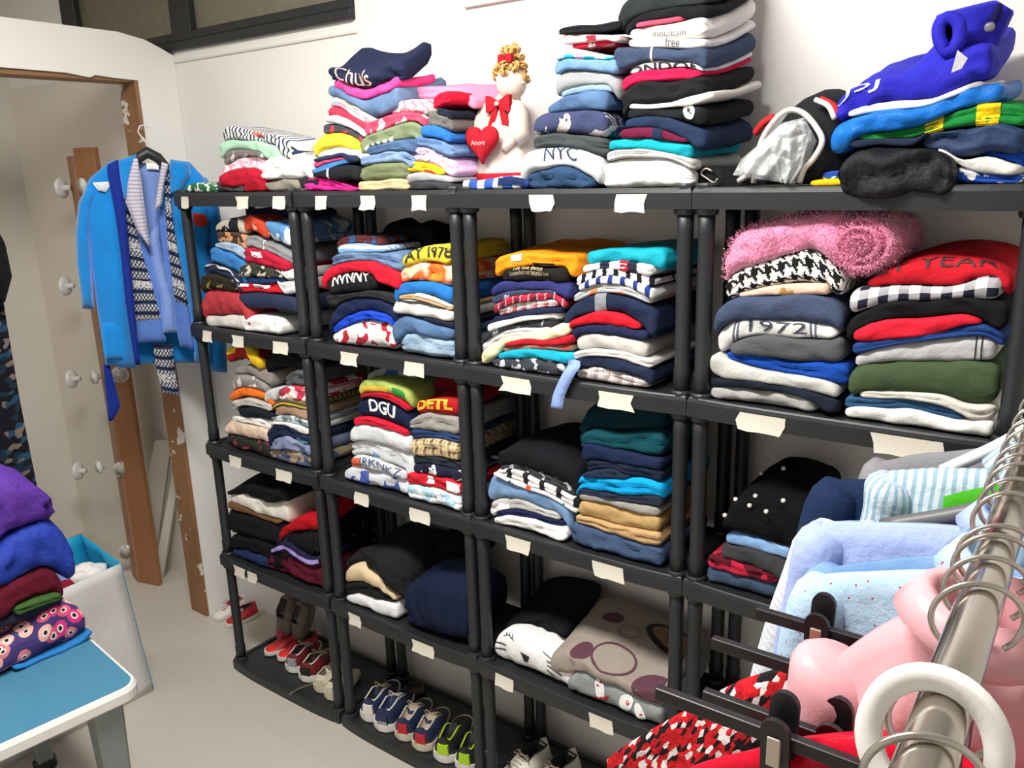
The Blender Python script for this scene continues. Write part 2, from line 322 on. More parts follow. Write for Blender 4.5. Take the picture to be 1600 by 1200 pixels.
def folded(name, G, zt_f, zb_f, a0, a1, yf, dep, lift, mat, seed, layers=1, wr=1.0, parent=None, frame='y', bulge=0):
    """a folded garment: soft slab, bullnose fold at the front, spread a0..a1; frame 'y' faces -y at y=yf, 'x' faces +x at x=yf"""
    W = a1-a0; nu = int(np.clip(W/.007, 16, 46)); us = np.linspace(0, 1, nu); us = us-.14*np.sin(2*np.pi*us)*.5
    us[0], us[-1] = 0, 1; A = a0+us*W; zt = zt_f(A); zb = zb_f(A); zt = np.maximum(zt, zb+.007)
    n = max(9.0, 24*W/.25); t2 = np.abs(2*us-1); k = np.clip((1-t2**n), 0, 1)**(1/2.4); k = np.maximum(k, .5); k[0] = k[-1] = .5
    zm = (zt+zb)/2; hh = (zt-zb)/2*k; ins = (1-k)*.016
    # section: front arc, top, back, bottom
    nf, ntp, nbk, nbt = 11, 6, 4, 4; sec = []
    V = np.zeros((nu, nf+ntp+nbk+nbt, 3)); UVc = np.zeros((nu, nf+ntp+nbk+nbt, 2))
    sd = seed*7.31; R_ = np.random.RandomState(seed); ph = R_.rand()*9
    for i in range(nu):
        h = hh[i]; d0 = ins[i]+h*.9; d1 = max(dep-ins[i]-h*.8, d0+.02); pts = []
        for j in range(nf):
            an = math.pi*(j/(nf-1)-.5); gz = math.copysign(abs(math.sin(an))**.78, an); gy = -abs(math.cos(an))**.62
            t = (gz+1)/2; gr = 0
            for q in range(1, layers):
                tk = q/layers+.10*math.sin(us[i]*5+ph+q*2)+.05*math.sin(us[i]*13+ph*2+q); gr += math.exp(-((t-tk)/.075)**2)
            pts.append((d0+gy*h*.9+gr*min(.75*h, .012), zm[i]+gz*h, h*an))
        L0 = h*math.pi/2
        for j in range(1, ntp+1): tt = j/(ntp+1); pts.append((d0+(d1-d0)*tt, zm[i]+h, L0+(d1-d0)*tt))
        for j in range(nbk): an = math.pi/2-math.pi*j/(nbk-1); pts.append((d1+math.cos(an)*h*.8, zm[i]+math.sin(an)*h, L0+(d1-d0)+h*(math.pi/2-an)))
        for j in range(1, nbt+1): tt = j/(nbt+1); pts.append((d1+(d0-d1)*tt, zm[i]-h, -L0-(d1-d0)*tt))
        for j, (d, z, s) in enumerate(pts):
            x = A[i]; q = max(0, d)/dep
            wv = nz(x*22+sd, d*10, z*40+sd)*.6+nz(x*55+sd, d*20, z*70)*.4
            amp = min(.0055, .30*h+.0008)*wr; rd = abs(nz(x*17+sd+z*9, z*24+d*5, sd*2))-.25
            dd = d+((wv*1.5+rd*1.6)*amp if j < nf else 0)+.008*nz(x*6+sd, 3, 1)*wr
            up = (nz(x*13+sd*2, d*13, 4)+.7*rd)*amp*(1 if j >= nf//2 else .5)
            if nf <= j < nf+ntp+nbk: up += bulge*math.sin(math.pi*min(1, q))*math.sin(math.pi*us[i])
            V[i, j] = (x, dd, z+up+lift*q**1.6); UVc[i, j] = (x-a0, s)
    m = V.shape[1]; P = V.reshape(-1, 3).copy()
    if frame == 'y': P = np.stack([P[:, 0], yf+P[:, 1], P[:, 2]], 1)
    else: P = np.stack([yf-P[:, 1], P[:, 0], P[:, 2]], 1)
    Fc = []
    for i in range(nu-1):
        for j in range(m): Fc.append((i*m+j, (i+1)*m+j, (i+1)*m+(j+1) % m, i*m+(j+1) % m))
    Fc += [tuple(range(m)), tuple((nu-1)*m+j for j in range(m))[::-1]]
    if frame == 'x': Fc = [f[::-1] for f in Fc]
    o = mesh(name, P, Fc, mat, parent, UVc.reshape(-1, 2))
    c = Cloth(); c.o = o; c.a0, c.a1 = a0, a1; c.W = W
    hf = lambda a: np.interp(a, A, hh); J = nf+ntp
    def raw(a, s):
        fi = np.interp(a, A, np.arange(nu)); i0 = min(int(fi), nu-2); f = fi-i0
        q0 = [np.interp(s, UVc[i0, :J, 1], V[i0, :J, k_]) for k_ in range(3)]; q1 = [np.interp(s, UVc[i0+1, :J, 1], V[i0+1, :J, k_]) for k_ in range(3)]
        return np.array(q0)*(1-f)+np.array(q1)*f
    def surf(a, s, off=.0016):
        p_ = raw(a, s); du = raw(min(a+.002, a1), s)-raw(max(a-.002, a0), s); ds = raw(a, s+.002)-raw(a, s-.002)
        nn = np.cross(du, ds); nn = nn/(np.linalg.norm(nn)+1e-12); p_ = p_+nn*off
        return (p_[0], yf+p_[1], p_[2]) if frame == 'y' else (yf-p_[1], p_[0], p_[2])
    c.surf = surf; c.h = hf; return c
def decal(c, polys, mat, name, cuts=.006, thick=True):
    """flat print laid on a cloth: polygons in (a, s) metres, bent with the cloth"""
    bm = bmesh.new()
    for pl in polys:
        vs_ = [bm.verts.new((p[0], p[1], 0)) for p in pl]
        try: bm.faces.new(vs_)
        except ValueError: pass
    _drape(c, bm, mat, name, cuts)
def _drape(c, bm, mat, name, cuts=.006):
    if not bm.verts: bm.free(); return
    xs = [v.co.x for v in bm.verts]; ys = [v.co.y for v in bm.verts]
    for k in range(1, int((max(ys)-min(ys))/cuts)+1): bmesh.ops.bisect_plane(bm, geom=bm.verts[:]+bm.edges[:]+bm.faces[:], plane_co=(0, min(ys)+k*cuts, 0), plane_no=(0, 1, 0))
    for k in range(1, int((max(xs)-min(xs))/(cuts*2))+1): bmesh.ops.bisect_plane(bm, geom=bm.verts[:]+bm.edges[:]+bm.faces[:], plane_co=(min(xs)+k*cuts*2, 0, 0), plane_no=(1, 0, 0))
    bm.verts.index_update(); V = [c.surf(v.co.x, v.co.y) for v in bm.verts]; Fc = [[v.index for v in f.verts] for f in bm.faces]; bm.free()
    mesh(name, V, Fc, mat, c.o, smooth=False)
def text_bm(txt, size, width=None, shear=0, bold=0.0):
    cu = bpy.data.curves.new('lettering', 'FONT'); cu.body = txt; cu.size = size; cu.align_x = 'CENTER'; cu.align_y = 'CENTER'; cu.resolution_u = 3; cu.shear = shear; cu.offset = bold
    ob = bpy.data.objects.new('lettering', cu); COL.objects.link(ob); dg = bpy.context.evaluated_depsgraph_get(); me = bpy.data.meshes.new_from_object(ob.evaluated_get(dg))
    bpy.data.objects.remove(ob); bpy.data.curves.remove(cu); bm = bmesh.new(); bm.from_mesh(me); bpy.data.meshes.remove(me)
    if width:
        xs = [v.co.x for v in bm.verts]; k = width/(max(xs)-min(xs))
        for v in bm.verts: v.co.x *= k
    return bm
def letters(c, txt, size, a, s, col, width=None, bold=.0, rot=0):
    bm = text_bm(txt, size, width, 0, bold*size)
    for v in bm.verts:
        x, y = v.co.x, v.co.y; v.co.x = a+x*math.cos(rot)-y*math.sin(rot); v.co.y = s+x*math.sin(rot)+y*math.cos(rot)
    _drape(c, bm, plain('print_'+col, col, .7), 'lettering')
KIND = {'ts': ('folded_tshirt', 'shirt'), 'sw': ('folded_sweater', 'sweater'), 'jn': ('folded_jeans', 'jeans'), 'tr': ('folded_trousers', 'trousers'), 'jk': ('folded_jacket', 'jacket'),
        'sh': ('folded_shirt', 'shirt'), 'gm': ('folded_garment', 'clothing'), 'tl': ('folded_towel', 'towel'), 'lg': ('folded_leggings', 'leggings'), 'sc': ('folded_scarf', 'scarf')}
_seed = [1]
CL = {}
def pile(crop, z0, suffix, layers, yf=-.008, dep=.262, lift=0, lim=None, frame='y', group=None, lift0=0):
    """layers bottom to top: (kind, 'x,y x,y ...' top edge seen in the crop, material, text, options); each rests on what lies below it"""
    cx, cy, sc = crop; g = np.arange(-3.0, 3.2, .004); H = np.full(len(g), z0); n = len(layers)
    for li, L in enumerate(layers):
        kind, pts, mt, desc = L[:4]; o = L[4] if len(L) > 4 else {}
        y_ = o.get('yf', yf); P = []
        for t in pts.split():
            u_, v_ = map(float, t.split(',')); p = (hy if frame == 'y' else hx)(cx+u_/sc, cy+v_/sc, y_); P.append((p[0] if frame == 'y' else p[1], p[2]))
        P.sort(); xs = np.array([p[0] for p in P]); zs = np.array([p[1] for p in P]); a0, a1 = xs[0], xs[-1]
        if lim: a0, a1 = max(a0, lim[0]), min(a1, lim[1])
        if a1-a0 < .03: a1 = a0+.03
        sel = (g >= a0-.002) & (g <= a1+.002); zt = gauss(smooth_interp(xs, zs, g[sel]), 2); hb = H[sel].copy()
        th = np.median(np.maximum(zt-hb, .008)); cap = o.get('th', max(1.7*th, .012))
        if 'base' in o: hb = np.full(len(hb), z0+o['base']); cap = 9
        zb = np.maximum(hb, zt-cap); zb = gauss(zb, 2); zt = np.maximum(zt, zb+.009)
        H[sel] = np.maximum(H[sel], zt-.0006); gs = g[sel]
        _seed[0] += 1; fr = li/max(1, n-1)
        rnd = random.Random(_seed[0]); lay = o.get('L', 2 if th > .014 and rnd.random() < .6 else 1)
        nm, cat = KIND[kind]
        c = folded(nm, None, lambda a: np.interp(a, gs, zt), lambda a: np.interp(a, gs, zb), a0, a1, y_+rnd.uniform(-.006, .006), o.get('dep', dep), o.get('lift', lift0+lift*fr), fab(mt, **o.get('m', {})), _seed[0], lay, o.get('wr', 1), frame=frame, bulge=o.get('bulge', 0))
        lab = o.get('lab') or (desc+(' '+suffix if suffix else ''))
        tag(c.o, lab, cat, group or 'folded clothes stacked on the shelves')
        for tx in o.get('t', []): letters(c, tx[0], tx[1], a0+tx[2]*(a1-a0), tx[3], tx[4], *(tx[5:]))
        for dcl in o.get('d', []):   # bands: (u0,u1,s0,s1,col,name)
            ua, ub, s0, s1, colr, dn = dcl[:6]; sk = dcl[6] if len(dcl) > 6 else 0
            decal(c, [[(a0+ua*(a1-a0), s0), (a0+ub*(a1-a0), s0), (a0+(ub+sk)*(a1-a0), s1), (a0+(ua+sk)*(a1-a0), s1)]], fab(colr), dn)
        if 'id' in o: CL[o['id']] = c
ZT = [z+LIP for z in TZ]
def lim(i): return (UX[i][0]+.021, UX[i][1]-.021)
DN = '41608a/dn/7f9cc0'; DND = '22344f/dn/3a5274'; DNL = '7f9db8/dn/b4c8d8'; DNM = '365a86/dn/5d83ad'
# ---- top of the unit beside the robe
T1 = (280, 60, 4.8)
pile(T1, ZT[4], '', [
 ('gm', '10,1105 90,1085 180,1088 265,1110', '2f6d45/sp/f2efe8/40/.53', '', {'lab': 'green and white printed cloth lying flat above the shelf corner tape'}),
 ('ts', '262,1075 330,1062 400,1066 470,1090', '4a4b4e', '', {'lab': 'charcoal grey folded tee with a small white dot under the dark red one', 'd': [(.25, .28, 0, .006, 'ffffff', 'print')]}),
 ('sw', '478,1085 560,1040 640,1075', 'a51a2a', '', {'lab': 'dark red sweater bulging over the shelf edge beside the white pile', 'L': 1}),
 ('tr', '612,1110 700,1060 800,1042 885,1060', '8d867b', '', {'lab': 'taupe folded trousers at the bottom under the bright white garment'}),
 ('gm', '870,1060 930,1035 1010,1050', '2b2b2e', '', {'lab': 'small black folded garment beside the hot pink roll'}),
], lift=.0, dep=.2)
pile(T1, 1.757, '', [
 ('sw', '295,1030 350,1000 470,972 580,985 640,1040', 'b01c30', '', {'lab': 'crimson folded sweater just under the pink printed garment', 'L': 1, 'wr': 1.6}),
 ('ts', '300,985 350,945 440,890 520,880 620,885', 'f0a8bd/sp/fbeef0/45/.5', '', {'lab': 'pink and white printed folded top under the taupe roll', 'wr': 1.8}),
 ('gm', '322,880 360,840 480,832 620,852', '7a7270/sp/cfc6c0/30/.6', '', {'lab': 'taupe and black rolled garment under the mint green top'}),
 ('ts', '278,795 360,757 480,768 620,775 740,802', 'a9d3b6', '', {'lab': 'mint green folded top under the navy striped one', 'L': 1}),
 ('ts', '306,715 350,664 450,672 600,700 720,725 820,762', 'dcdad6/vs/2e3a55/.016/.4', '', {'lab': 'white and navy striped folded top crowning the pile beside the robe', 'd': [(.5, .62, .0, .012, 'e06a58', 'print')]}),
], lift=.0, dep=.13)
pile(T1, 1.775, '', [
 ('gm', '600,960 680,900 800,880 920,890 1000,960', 'f6f5f2', '', {'lab': 'bright white garment folded loosely beside the crimson sweater', 'wr': 2, 'L': 2, 'yf': -.01}),
 ('gm', '850,868 900,852 960,858 1030,872', '9c9a97', '', {'lab': 'thin grey folded garment behind the bright white one', 'yf': .05, 'th': .012, 'dep': .2}),
], lift=.02)
# ---- top of the second unit
T2 = (460, 60, 4.8)
pile(T2, ZT[4], '', [
 ('sw', '50,1075 110,1042 250,1046 350,1085 450,1135', 'e02f8e', '', {'lab': 'hot pink rolled garment at the bottom edge beside the black tee', 'L': 3}),
 ('ts', '128,1012 260,982 400,935 490,962', '232427', '', {'lab': 'black folded tee with a white crescent print above the hot pink roll', 'd': [(.36, .41, -.012, .014, 'f0f0f0', 'print', -.03)], 'th': .04}),
 ('ts', '120,985 240,935 370,905 395,905', '4a86c4', '', {'lab': 'sky blue folded tee directly above the black crescent tee'}),
 ('ts', '130,930 250,908 385,892', 'd64f7e', '', {'lab': 'thin rose folded tee between the sky blue and navy ones'}),
 ('ts', '140,905 250,880 480,882', '2a3350', '', {'lab': 'thin navy folded tee directly under the white one'}),
 ('ts', '160,872 250,825 360,822 480,845 545,866', 'f2f1ee', '', {'lab': 'white folded tee directly under the yellow hooded sweater'}),
 ('sw', '122,775 200,722 330,708 450,738 500,800', 'e6d640', '', {'lab': 'yellow folded sweater with a knotted hood in the tall heap', 'L': 1, 'm': {'bump': .5}}),
 ('gm', '195,640 260,632 380,655 510,712', '4c4a52/sp/c0404e/38/.58', '', {'lab': 'slate folded top with red print just above the yellow sweater'}),
 ('ts', '228,590 300,575 420,625 520,690', 'c8ccd2', '', {'lab': 'pale grey folded tee under the raspberry one in the tall heap'}),
 ('ts', '230,540 272,503 340,512 440,590 560,650', 'c83c55', '', {'lab': 'raspberry folded tee in the middle of the tall heap'}),
 ('ts', '250,470 330,505 430,555 560,610', 'e9d9cf/vo/30/f0d36a,d98fa0,8aa3b8', '', {'lab': 'pastel printed folded tee under the pale grey one in the tall heap'}),
 ('ts', '240,445 290,432 420,480 590,600', 'd2cdc8', '', {'lab': 'light grey folded sweatshirt below the denim near the heap top'}),
 ('jn', '248,352 300,368 400,425 500,460 620,420 700,395 770,350', DN, '', {'lab': 'blue jeans folded under the bright pink tee in the tall heap', 'lift': .04, 'dep': .2}),
 ('ts', '270,325 330,293 420,345 510,385 640,340 770,275', 'f0509a', '', {'lab': 'bright pink tee folded under the navy sweatshirt', 'L': 1}),
 ('sw', '264,200 330,215 430,235 520,250 640,220 740,160 790,120', '232a45', '', {'lab': 'navy sweatshirt with peach letters crowning the tall heap', 'lift': .06, 'dep': .13, 'L': 1, 'wr': 2.6, 't': [('Chuls', .05, .36, .0, 'e9b8a8', .13)]}),
], lift=.02, dep=.15, lim=(.55, 1.2))
pile(T2, ZT[4], '', [
 ('tr', '465,1072 600,1062 800,1052 852,1065', 'c9b58e', '', {'lab': 'beige folded trousers on the shelf edge under the olive ones'}),
 ('tr', '485,960 560,940 700,928 835,926', '76805f', '', {'lab': 'olive green folded trousers above the beige pair'}),
 ('jn', '490,885 620,860 780,842 885,850', '6583ab/dn/92acc9', '', {'lab': 'light blue jeans folded above the olive trousers'}),
 ('jn', '540,815 650,790 770,762 912,745', '31507c/dn/54759f', '', {'lab': 'dark blue jeans folded beneath the olive lace garment'}),
 ('sw', '480,765 560,715 660,680 850,615 945,625', '7d8a6a', '', {'lab': 'olive folded sweater with a white scalloped edge', 'd': [(.1, .16, -.02, -.008, 'f5f4ee', 'trim'), (.2, .26, -.02, -.008, 'f5f4ee', 'trim'), (.3, .36, -.02, -.008, 'f5f4ee', 'trim'), (.4, .46, -.02, -.008, 'f5f4ee', 'trim'), (.5, .56, -.02, -.008, 'f5f4ee', 'trim')]}),
 ('ts', '508,640 600,600 760,560 850,548 960,565', 'e0506e/sp/fbe6ea/25/.58', '', {'lab': 'coral pink folded tee above the olive scalloped sweater'}),
 ('sh', '690,500 800,462 900,452 965,460', 'f3e3e4/sp/e58aa2/60/.52', '', {'lab': 'white and pink lace folded blouse under the pink knit', 'th': .05}),
 ('sw', '660,440 760,385 900,360 1050,358 1250,390 1340,450', 'f08fb2', '', {'lab': 'rose pink knit top spread across the heap beside the red tee', 'yf': .06, 'dep': .2, 'th': .03}),
], lift=.02)
pile(T2, ZT[4], '', [
 ('gm', '850,1082 1000,1070 1210,1085', '3d3f44', '', {'lab': 'dark slate folded garment lowest at the shelf edge under the grey one'}),
 ('sw', '830,1012 950,1000 1100,1028 1212,1055', 'a7a8aa', '', {'lab': 'mid grey folded sweater under the golden yellow tee'}),
 ('ts', '832,930 900,922 1000,938 1100,985', 'f4c62c', '', {'lab': 'golden yellow folded tee with a red hem under the lilac one', 'th': .025, 'd': [(.5, .8, -.01, -.004, 'd8452a', 'hem')]}),
 ('ts', '868,808 1000,815 1120,880 1200,940 1395,1010', 'd9b5dd', '', {'lab': 'lilac folded tee with white print beside the rag doll', 'th': .05, 't': [('LOVE', .04, .45, .0, 'f6f2f6', .12)]}),
 ('jn', '900,735 1050,745 1200,802 1400,905', '3f68a0/dn/88a8cf', '', {'lab': 'mid blue jeans folded above the lilac tee', 'th': .035}),
 ('jn', '945,648 1040,655 1180,720 1400,840', '2f70c0', '', {'lab': 'bright blue folded trousers above the mid blue jeans', 'th': .035}),
 ('sw', '972,540 1100,575 1280,670 1420,695', '6d6a66', '', {'lab': 'taupe grey folded sweater above the bright blue trousers', 'th': .04}),
 ('ts', '1050,515 1150,540 1300,575 1425,605', '252a3c', '', {'lab': 'navy folded tee directly under the red tee', 'd': [(.7, .95, -.012, -.006, 'ddddE0', 'print')], 'th': .03}),
 ('ts', '1030,450 1100,402 1180,400 1300,470 1432,515', 'e01f3c', '', {'lab': 'bright red folded tee crowning the heap beside the rag doll', 'th': .03}),
], lift=.01, lim=(.8, 1.15))
# ---- top of the doll's unit: jeans pile
T3 = (720, 60, 4.8)
pile(T3, ZT[4], '', [
 ('ts', '0,1062 120,1068 250,1045 380,1030 480,1055', 'eceef2/vs/3558b0/.05/.55', '', {'lab': 'white and blue striped garment lying flat below the rag doll', 'yf': -.015, 'dep': .13, 'd': [(.6, .98, -.004, .012, '223058', 'panel')]}),
], lift=0)
pile(T3, ZT[4], '', [
 ('tr', '490,1010 600,985 720,945 850,968 1000,1060', '2d4666', '', {'lab': 'dark blue trousers bundled at the bottom under the NYC sweatshirt', 'wr': 1.8}),
 ('sw', '440,868 560,828 680,805 850,828 1060,895', 'd4d6d9', '', {'lab': 'pale grey sweatshirt lettered NYC folded below the charcoal one', 'L': 1, 't': [('NYC', .042, .52, .008, '26344e', .085)]}),
 ('sw', '530,745 620,715 760,702 920,722 1100,742', '43484a', '', {'lab': 'charcoal green folded sweater above the NYC sweatshirt', 'th': .04}),
 ('jn', '540,610 620,568 800,545 1000,532 1100,545', '3e4566/sp/b9b2b4/18/.58', '', {'lab': 'indigo camouflage trousers folded in the jeans pile', 'L': 1}),
 ('jn', '640,520 740,440 900,400 1100,385', '2f517c/dn/5f86b2', '', {'lab': 'dark washed jeans folded above the camouflage trousers', 'L': 1}),
 ('jn', '730,400 850,362 1000,340 1130,335', '7d9dbd/dn/a9c0d4', '', {'lab': 'thin faded pale jeans folded under the grey trousers'}),
 ('tr', '688,300 760,235 900,232 1100,258 1180,275', '9a9da0', '', {'lab': 'mid grey folded trousers in the jeans pile beside the doll', 'L': 1}),
 ('jn', '690,185 740,155 900,150 1100,156 1180,162', '5b8abc/dn/86abd3', '', {'lab': 'light blue jeans folded under the turquoise checked shirt', 'L': 1}),
 ('sh', '708,118 820,108 1000,112 1140,125', 'e8e9ea/ck/24b3cc/.05', '', {'lab': 'white and turquoise checked shirt folded on the jeans pile', 'd': [(.38, .5, -.008, .008, 'f0a0b8', 'patch')]}),
], lift=.02)
pile((820, 0, 4), 2.03, '', [
 ('ts', '280,265 340,270 450,270 540,290', 'd8213f/sp/f4ead0/30/.6', '', {'lab': 'red printed folded tee under the pale pink one', 'yf': 0}),
 ('ts', '215,210 350,212 450,215 590,220', 'e9c6c4', '', {'lab': 'pale pink folded tee under the black garment on the jeans pile', 'd': [(.45, .62, -.006, .004, 'a03040', 'print')], 'th': .022}),
 ('gm', '206,180 300,165 440,152 600,122', '1d1f24', '', {'lab': 'black folded garment crowning the jeans pile', 'th': .016}),
], lift=.03)
# ---- top of the doll's unit: tall leaning pile
T4 = (820, 0, 4)
pile(T4, ZT[4], '', [
 ('tr', '465,1035 530,1000 740,985 900,992 1040,1055', 'f4f4f2', '', {'lab': 'white trousers folded thick at the bottom of the tall leaning pile', 'L': 2}),
 ('sw', '500,945 600,928 760,930 900,958 1060,1000', 'b4b5b3', '', {'lab': 'light grey folded sweater under the teal one'}),
 ('ts', '520,880 620,868 780,865 940,885 1040,895', '1aa7b8', '', {'lab': 'teal folded tee near the bottom of the tall leaning pile', 'L': 1}),
 ('ts', '590,808 700,792 840,805 1020,880', '6a1d3a', '', {'lab': 'burgundy folded tee with a navy band above the teal one', 'd': [(.5, .64, -.014, .012, '232c48', 'band')]}),
 ('sw', '620,748 720,725 850,728 1000,770 1130,815', '24334e', '', {'lab': 'navy folded sweatshirt under the black one with a round badge', 'L': 1}),
 ('sw', '630,678 780,680 900,668 1000,662 1130,672', '1f2125', '', {'lab': 'black folded sweatshirt with a round white badge', 'L': 1, 'id': 'badge'}),
 ('tr', '640,645 760,655 880,648 1000,610 1180,560', 'ddd9cf', '', {'lab': 'cream folded trousers above the black badge sweatshirt'}),
 ('jn', '598,560 700,515 850,505 1000,490 1130,460', '1f1e21', '', {'lab': 'black jeans folded thick under the magenta tee', 'L': 2}),
 ('ts', '594,480 700,445 850,430 1030,415 1100,440', 'd9204f', '', {'lab': 'magenta folded tee between black jeans and white lettered tee'}),
 ('ts', '635,420 720,390 830,375 1000,400 1105,410', 'eeeceb', '', {'lab': 'white tee lettered LONDON folded under the dark denim', 't': [('LONDON', .019, .45, -.004, '1a1a1e', .19, .02)]}),
 ('jn', '552,270 640,290 850,298 1000,300 1140,295', '1e2f4d/dn/2c4468', '', {'lab': 'dark indigo jeans folded under the white tees', 'd': [(.42, .445, -.02, .03, 'c8c4b4', 'tag_strip')]}),
 ('ts', '648,245 800,235 1000,235 1125,240', 'f0eeea', '', {'lab': 'white folded tee with faint script above the dark denim', 't': [('free', .02, .6, .0, '55535a', .03)], 'd': [(.2, .5, -.005, -.0035, '999', 'print')] if 0 else []}),
 ('ts', '645,180 750,165 900,142 1050,112 1130,95', 'efeae4', '', {'lab': 'cream tee with small dark print second below the black trousers', 't': [('mountain', .016, .55, -.004, '6b6560', .07)]}),
 ('ts', '690,160 800,135 930,122 980,130', 'e0526e', '', {'lab': 'thin coral tee peeking out under the black trousers'}),
 ('tr', '622,150 700,95 850,60 1000,32 1140,20', '1b1c20', '', {'lab': 'black folded trousers second from the top of the tall leaning pile', 'L': 1}),
 ('sw', '572,55 620,0 720,-35 850,-45 1000,-40 1130,-35', '2c3033', '', {'lab': 'charcoal folded sweater crowning the tall leaning pile', 'L': 1}),
], lift=.085, lim=(1.55, 1.83))
# ---- top of the backpack's unit
T5 = (1080, 0, 3.077)
pile(T5, ZT[4], '', [
 ('ts', '570,868 700,862 1000,868 1250,880', 'f2c21c', '', {'lab': 'yellow garment lying flat lowest beside the backpack', 'yf': -.015, 'th': .012}),
 ('ts', '622,830 700,820 1000,815 1250,800 1400,830 1600,840', '2a4fae/sp/f2f3f6/35/.55', '', {'lab': 'blue and white printed garment spread under the black shiny jacket', 'yf': .0, 'dep': .25}),
 ('jk', '720,760 800,705 1000,705 1130,720 1260,790', '202225', '', {'base': -.018, 'lab': 'black shiny jacket hanging over the shelf edge beside the backpack', 'm': {'rough': .45, 'sheen': 0, 'bump': .8}, 'wr': 3, 'L': 2, 'yf': -.05, 'dep': .2}),
 ('jk', '1180,790 1290,770 1420,750 1590,790', 'dcdad5', '', {'lab': 'off white crumpled jacket under the navy nylon one', 'wr': 2, 'yf': .005}),
 ('gm', '1400,780 1500,740 1620,730', '1c49b4', '', {'lab': 'royal blue garment end showing past the off white jacket', 'yf': .03, 'th': .04}),
 ('jk', '1110,655 1200,625 1300,605 1420,598 1520,600 1620,610', '2b3c5e', '', {'lab': 'navy nylon jacket crumpled above the off white one', 'm': {'rough': .5, 'sheen': 0}, 'wr': 2.2, 'yf': .0, 'th': .05}),
 ('gm', '760,672 900,668 1050,662 1130,655', '252c42', '', {'lab': 'thin navy folded garment above the black shiny jacket', 'th': .014}),
 ('ts', '800,645 1000,625 1160,580 1270,535 1430,490 1530,490 1620,500', '1d7f38', '', {'lab': 'green football shirt with yellow panels under the bright blue jacket', 'yf': .0, 'd': [(.42, .53, -.03, .03, 'f3c91f', 'panel'), (.72, .85, -.05, .03, 'f3c91f', 'panel')]}),
 ('jk', '665,605 760,560 950,528 1120,508 1280,450 1420,400 1500,380', '1d6fc8', '', {'lab': 'bright blue shiny jacket above the green football shirt', 'm': {'rough': .4, 'sheen': 0, 'bump': .4}, 'wr': 1.8, 'yf': -.01, 'L': 1}),
 ('ts', '750,532 850,505 1050,478 1240,455 1330,415 1400,385', 'f3f3f3', '', {'lab': 'white folded tee between the bright blue and royal blue jackets'}),
 ('jk', '690,470 760,415 900,370 1060,335 1180,270 1300,230 1450,215', '2b2ab4', '', {'lab': 'royal blue jacket with rolled sleeve crowning the backpack heap', 'lift': .06, 'wr': 2, 'L': 1, 'id': 'royal', 'm': {'rough': .7}, 't': [('USJ', .03, .12, .015, 'c9cbe6', .09)]}),
], lift=.02)
# ---- upper bay, unit beside the robe
A1 = (270, 290, 5); G1 = 'in the upper bay beside the robe'
pile(A1, ZT[3], G1, [
 ('ts', '255,1012 400,1020 560,1010', 'c9c5c0', 'pale grey folded tee under the red terry roll'),
 ('tl', '214,900 235,840 290,808 400,820 490,850 560,920 600,985', 'b03a42', '', {'lab': 'red terry towel rolled thick in the upper bay beside the robe', 'L': 1, 'm': {'bump': .8}}),
 ('tr', '205,700 250,678 330,690 480,740', '2a2820/sp/8a7440/30/.6', 'black trousers with gold print above the terry'),
 ('ts', '225,640 300,592 420,640 520,705', '262e48', 'navy tee with pale piping', {'d': [(.1, .95, .006, .012, 'd0cdc6', 'piping')]}),
 ('ts', '290,490 340,478 450,520 550,575', '3a78b8', 'mid blue folded tee above the navy piped one'),
 ('ts', '322,455 400,440 480,455 555,485', '9db4c8', 'pale blue folded tee'),
 ('ts', '330,350 450,360 560,385', '4a3a34/sp/c98d6a/25/.52', 'brown printed folded tee'),
 ('ts', '322,310 380,270 450,255 548,285', 'b9b0a0/sp/20222a/16/.52', 'beige and black printed tee nearest the shelf above', {'lift': .03}),
], lim=lim(0))
pile(A1, ZT[3], G1, [
 ('gm', '545,1035 640,1020 740,1035 835,1040', 'f1f0ed', 'bright white folded garment on the shelf'),
 ('sw', '490,840 600,838 760,840 900,870 990,890', '2c344e', '', {'lab': 'thick navy folded sweatshirt above the bright white garment beside the robe', 'L': 1, 'th': .05, 'd': [(.62, .98, -.03, -.024, '6d6a46', 'trim')]}),
 ('ts', '480,750 560,765 700,770 830,760', 'c8202e', 'red tee with white wavy band', {'d': [(.05, .3, .004, .012, 'f2f0ee', 'band'), (.4, .75, .0, .010, 'f2f0ee', 'band')]}),
 ('ts', '800,770 880,745 975,735', 'dcdcdc', 'white grey folded tee beside red banded one', {'th': .04}),
 ('ts', '505,705 650,712 860,720', '223a66', 'blue navy folded tee above the red banded one'),
 ('ts', '515,640 600,600 720,635 860,672', '3c3b36/sp/cfc9b4/28/.56', 'dark lettered folded tee'),
 ('ts', '845,680 900,655 985,645', 'f0efee', 'bright white tee end beside the post', {'th': .03}),
 ('ts', '545,490 600,478 700,500 820,555 910,600', 'b8203c', 'crimson tee with a white crest', {'d': [(.2, .42, -.002, .014, 'e8d8dc', 'crest')]}),
 ('sw', '555,400 640,400 740,450 860,500 960,545', '8b8c8e', 'grey folded sweatshirt with a white line', {'d': [(.4, .425, -.02, .02, 'f2f2f2', 'stripe')]}),
 ('ts', '535,260 590,225 660,265 715,310', 'c2442c/sp/e8a090/25/.62', 'red orange printed shiny tee', {'th': .045, 'lift': .02}),
 ('ts', '700,270 780,280 880,320 985,350', '5f92c6/sp/dbe7f0/14/.55', 'light blue printed tee with white shapes', {'th': .06, 'lift': .01}),
 ('gm', '560,190 700,175 860,180 985,200', '1d2a4c', 'dark blue garment pushed under the top shelf', {'yf': .09, 'dep': .16, 'th': .05}),
], lim=lim(0))
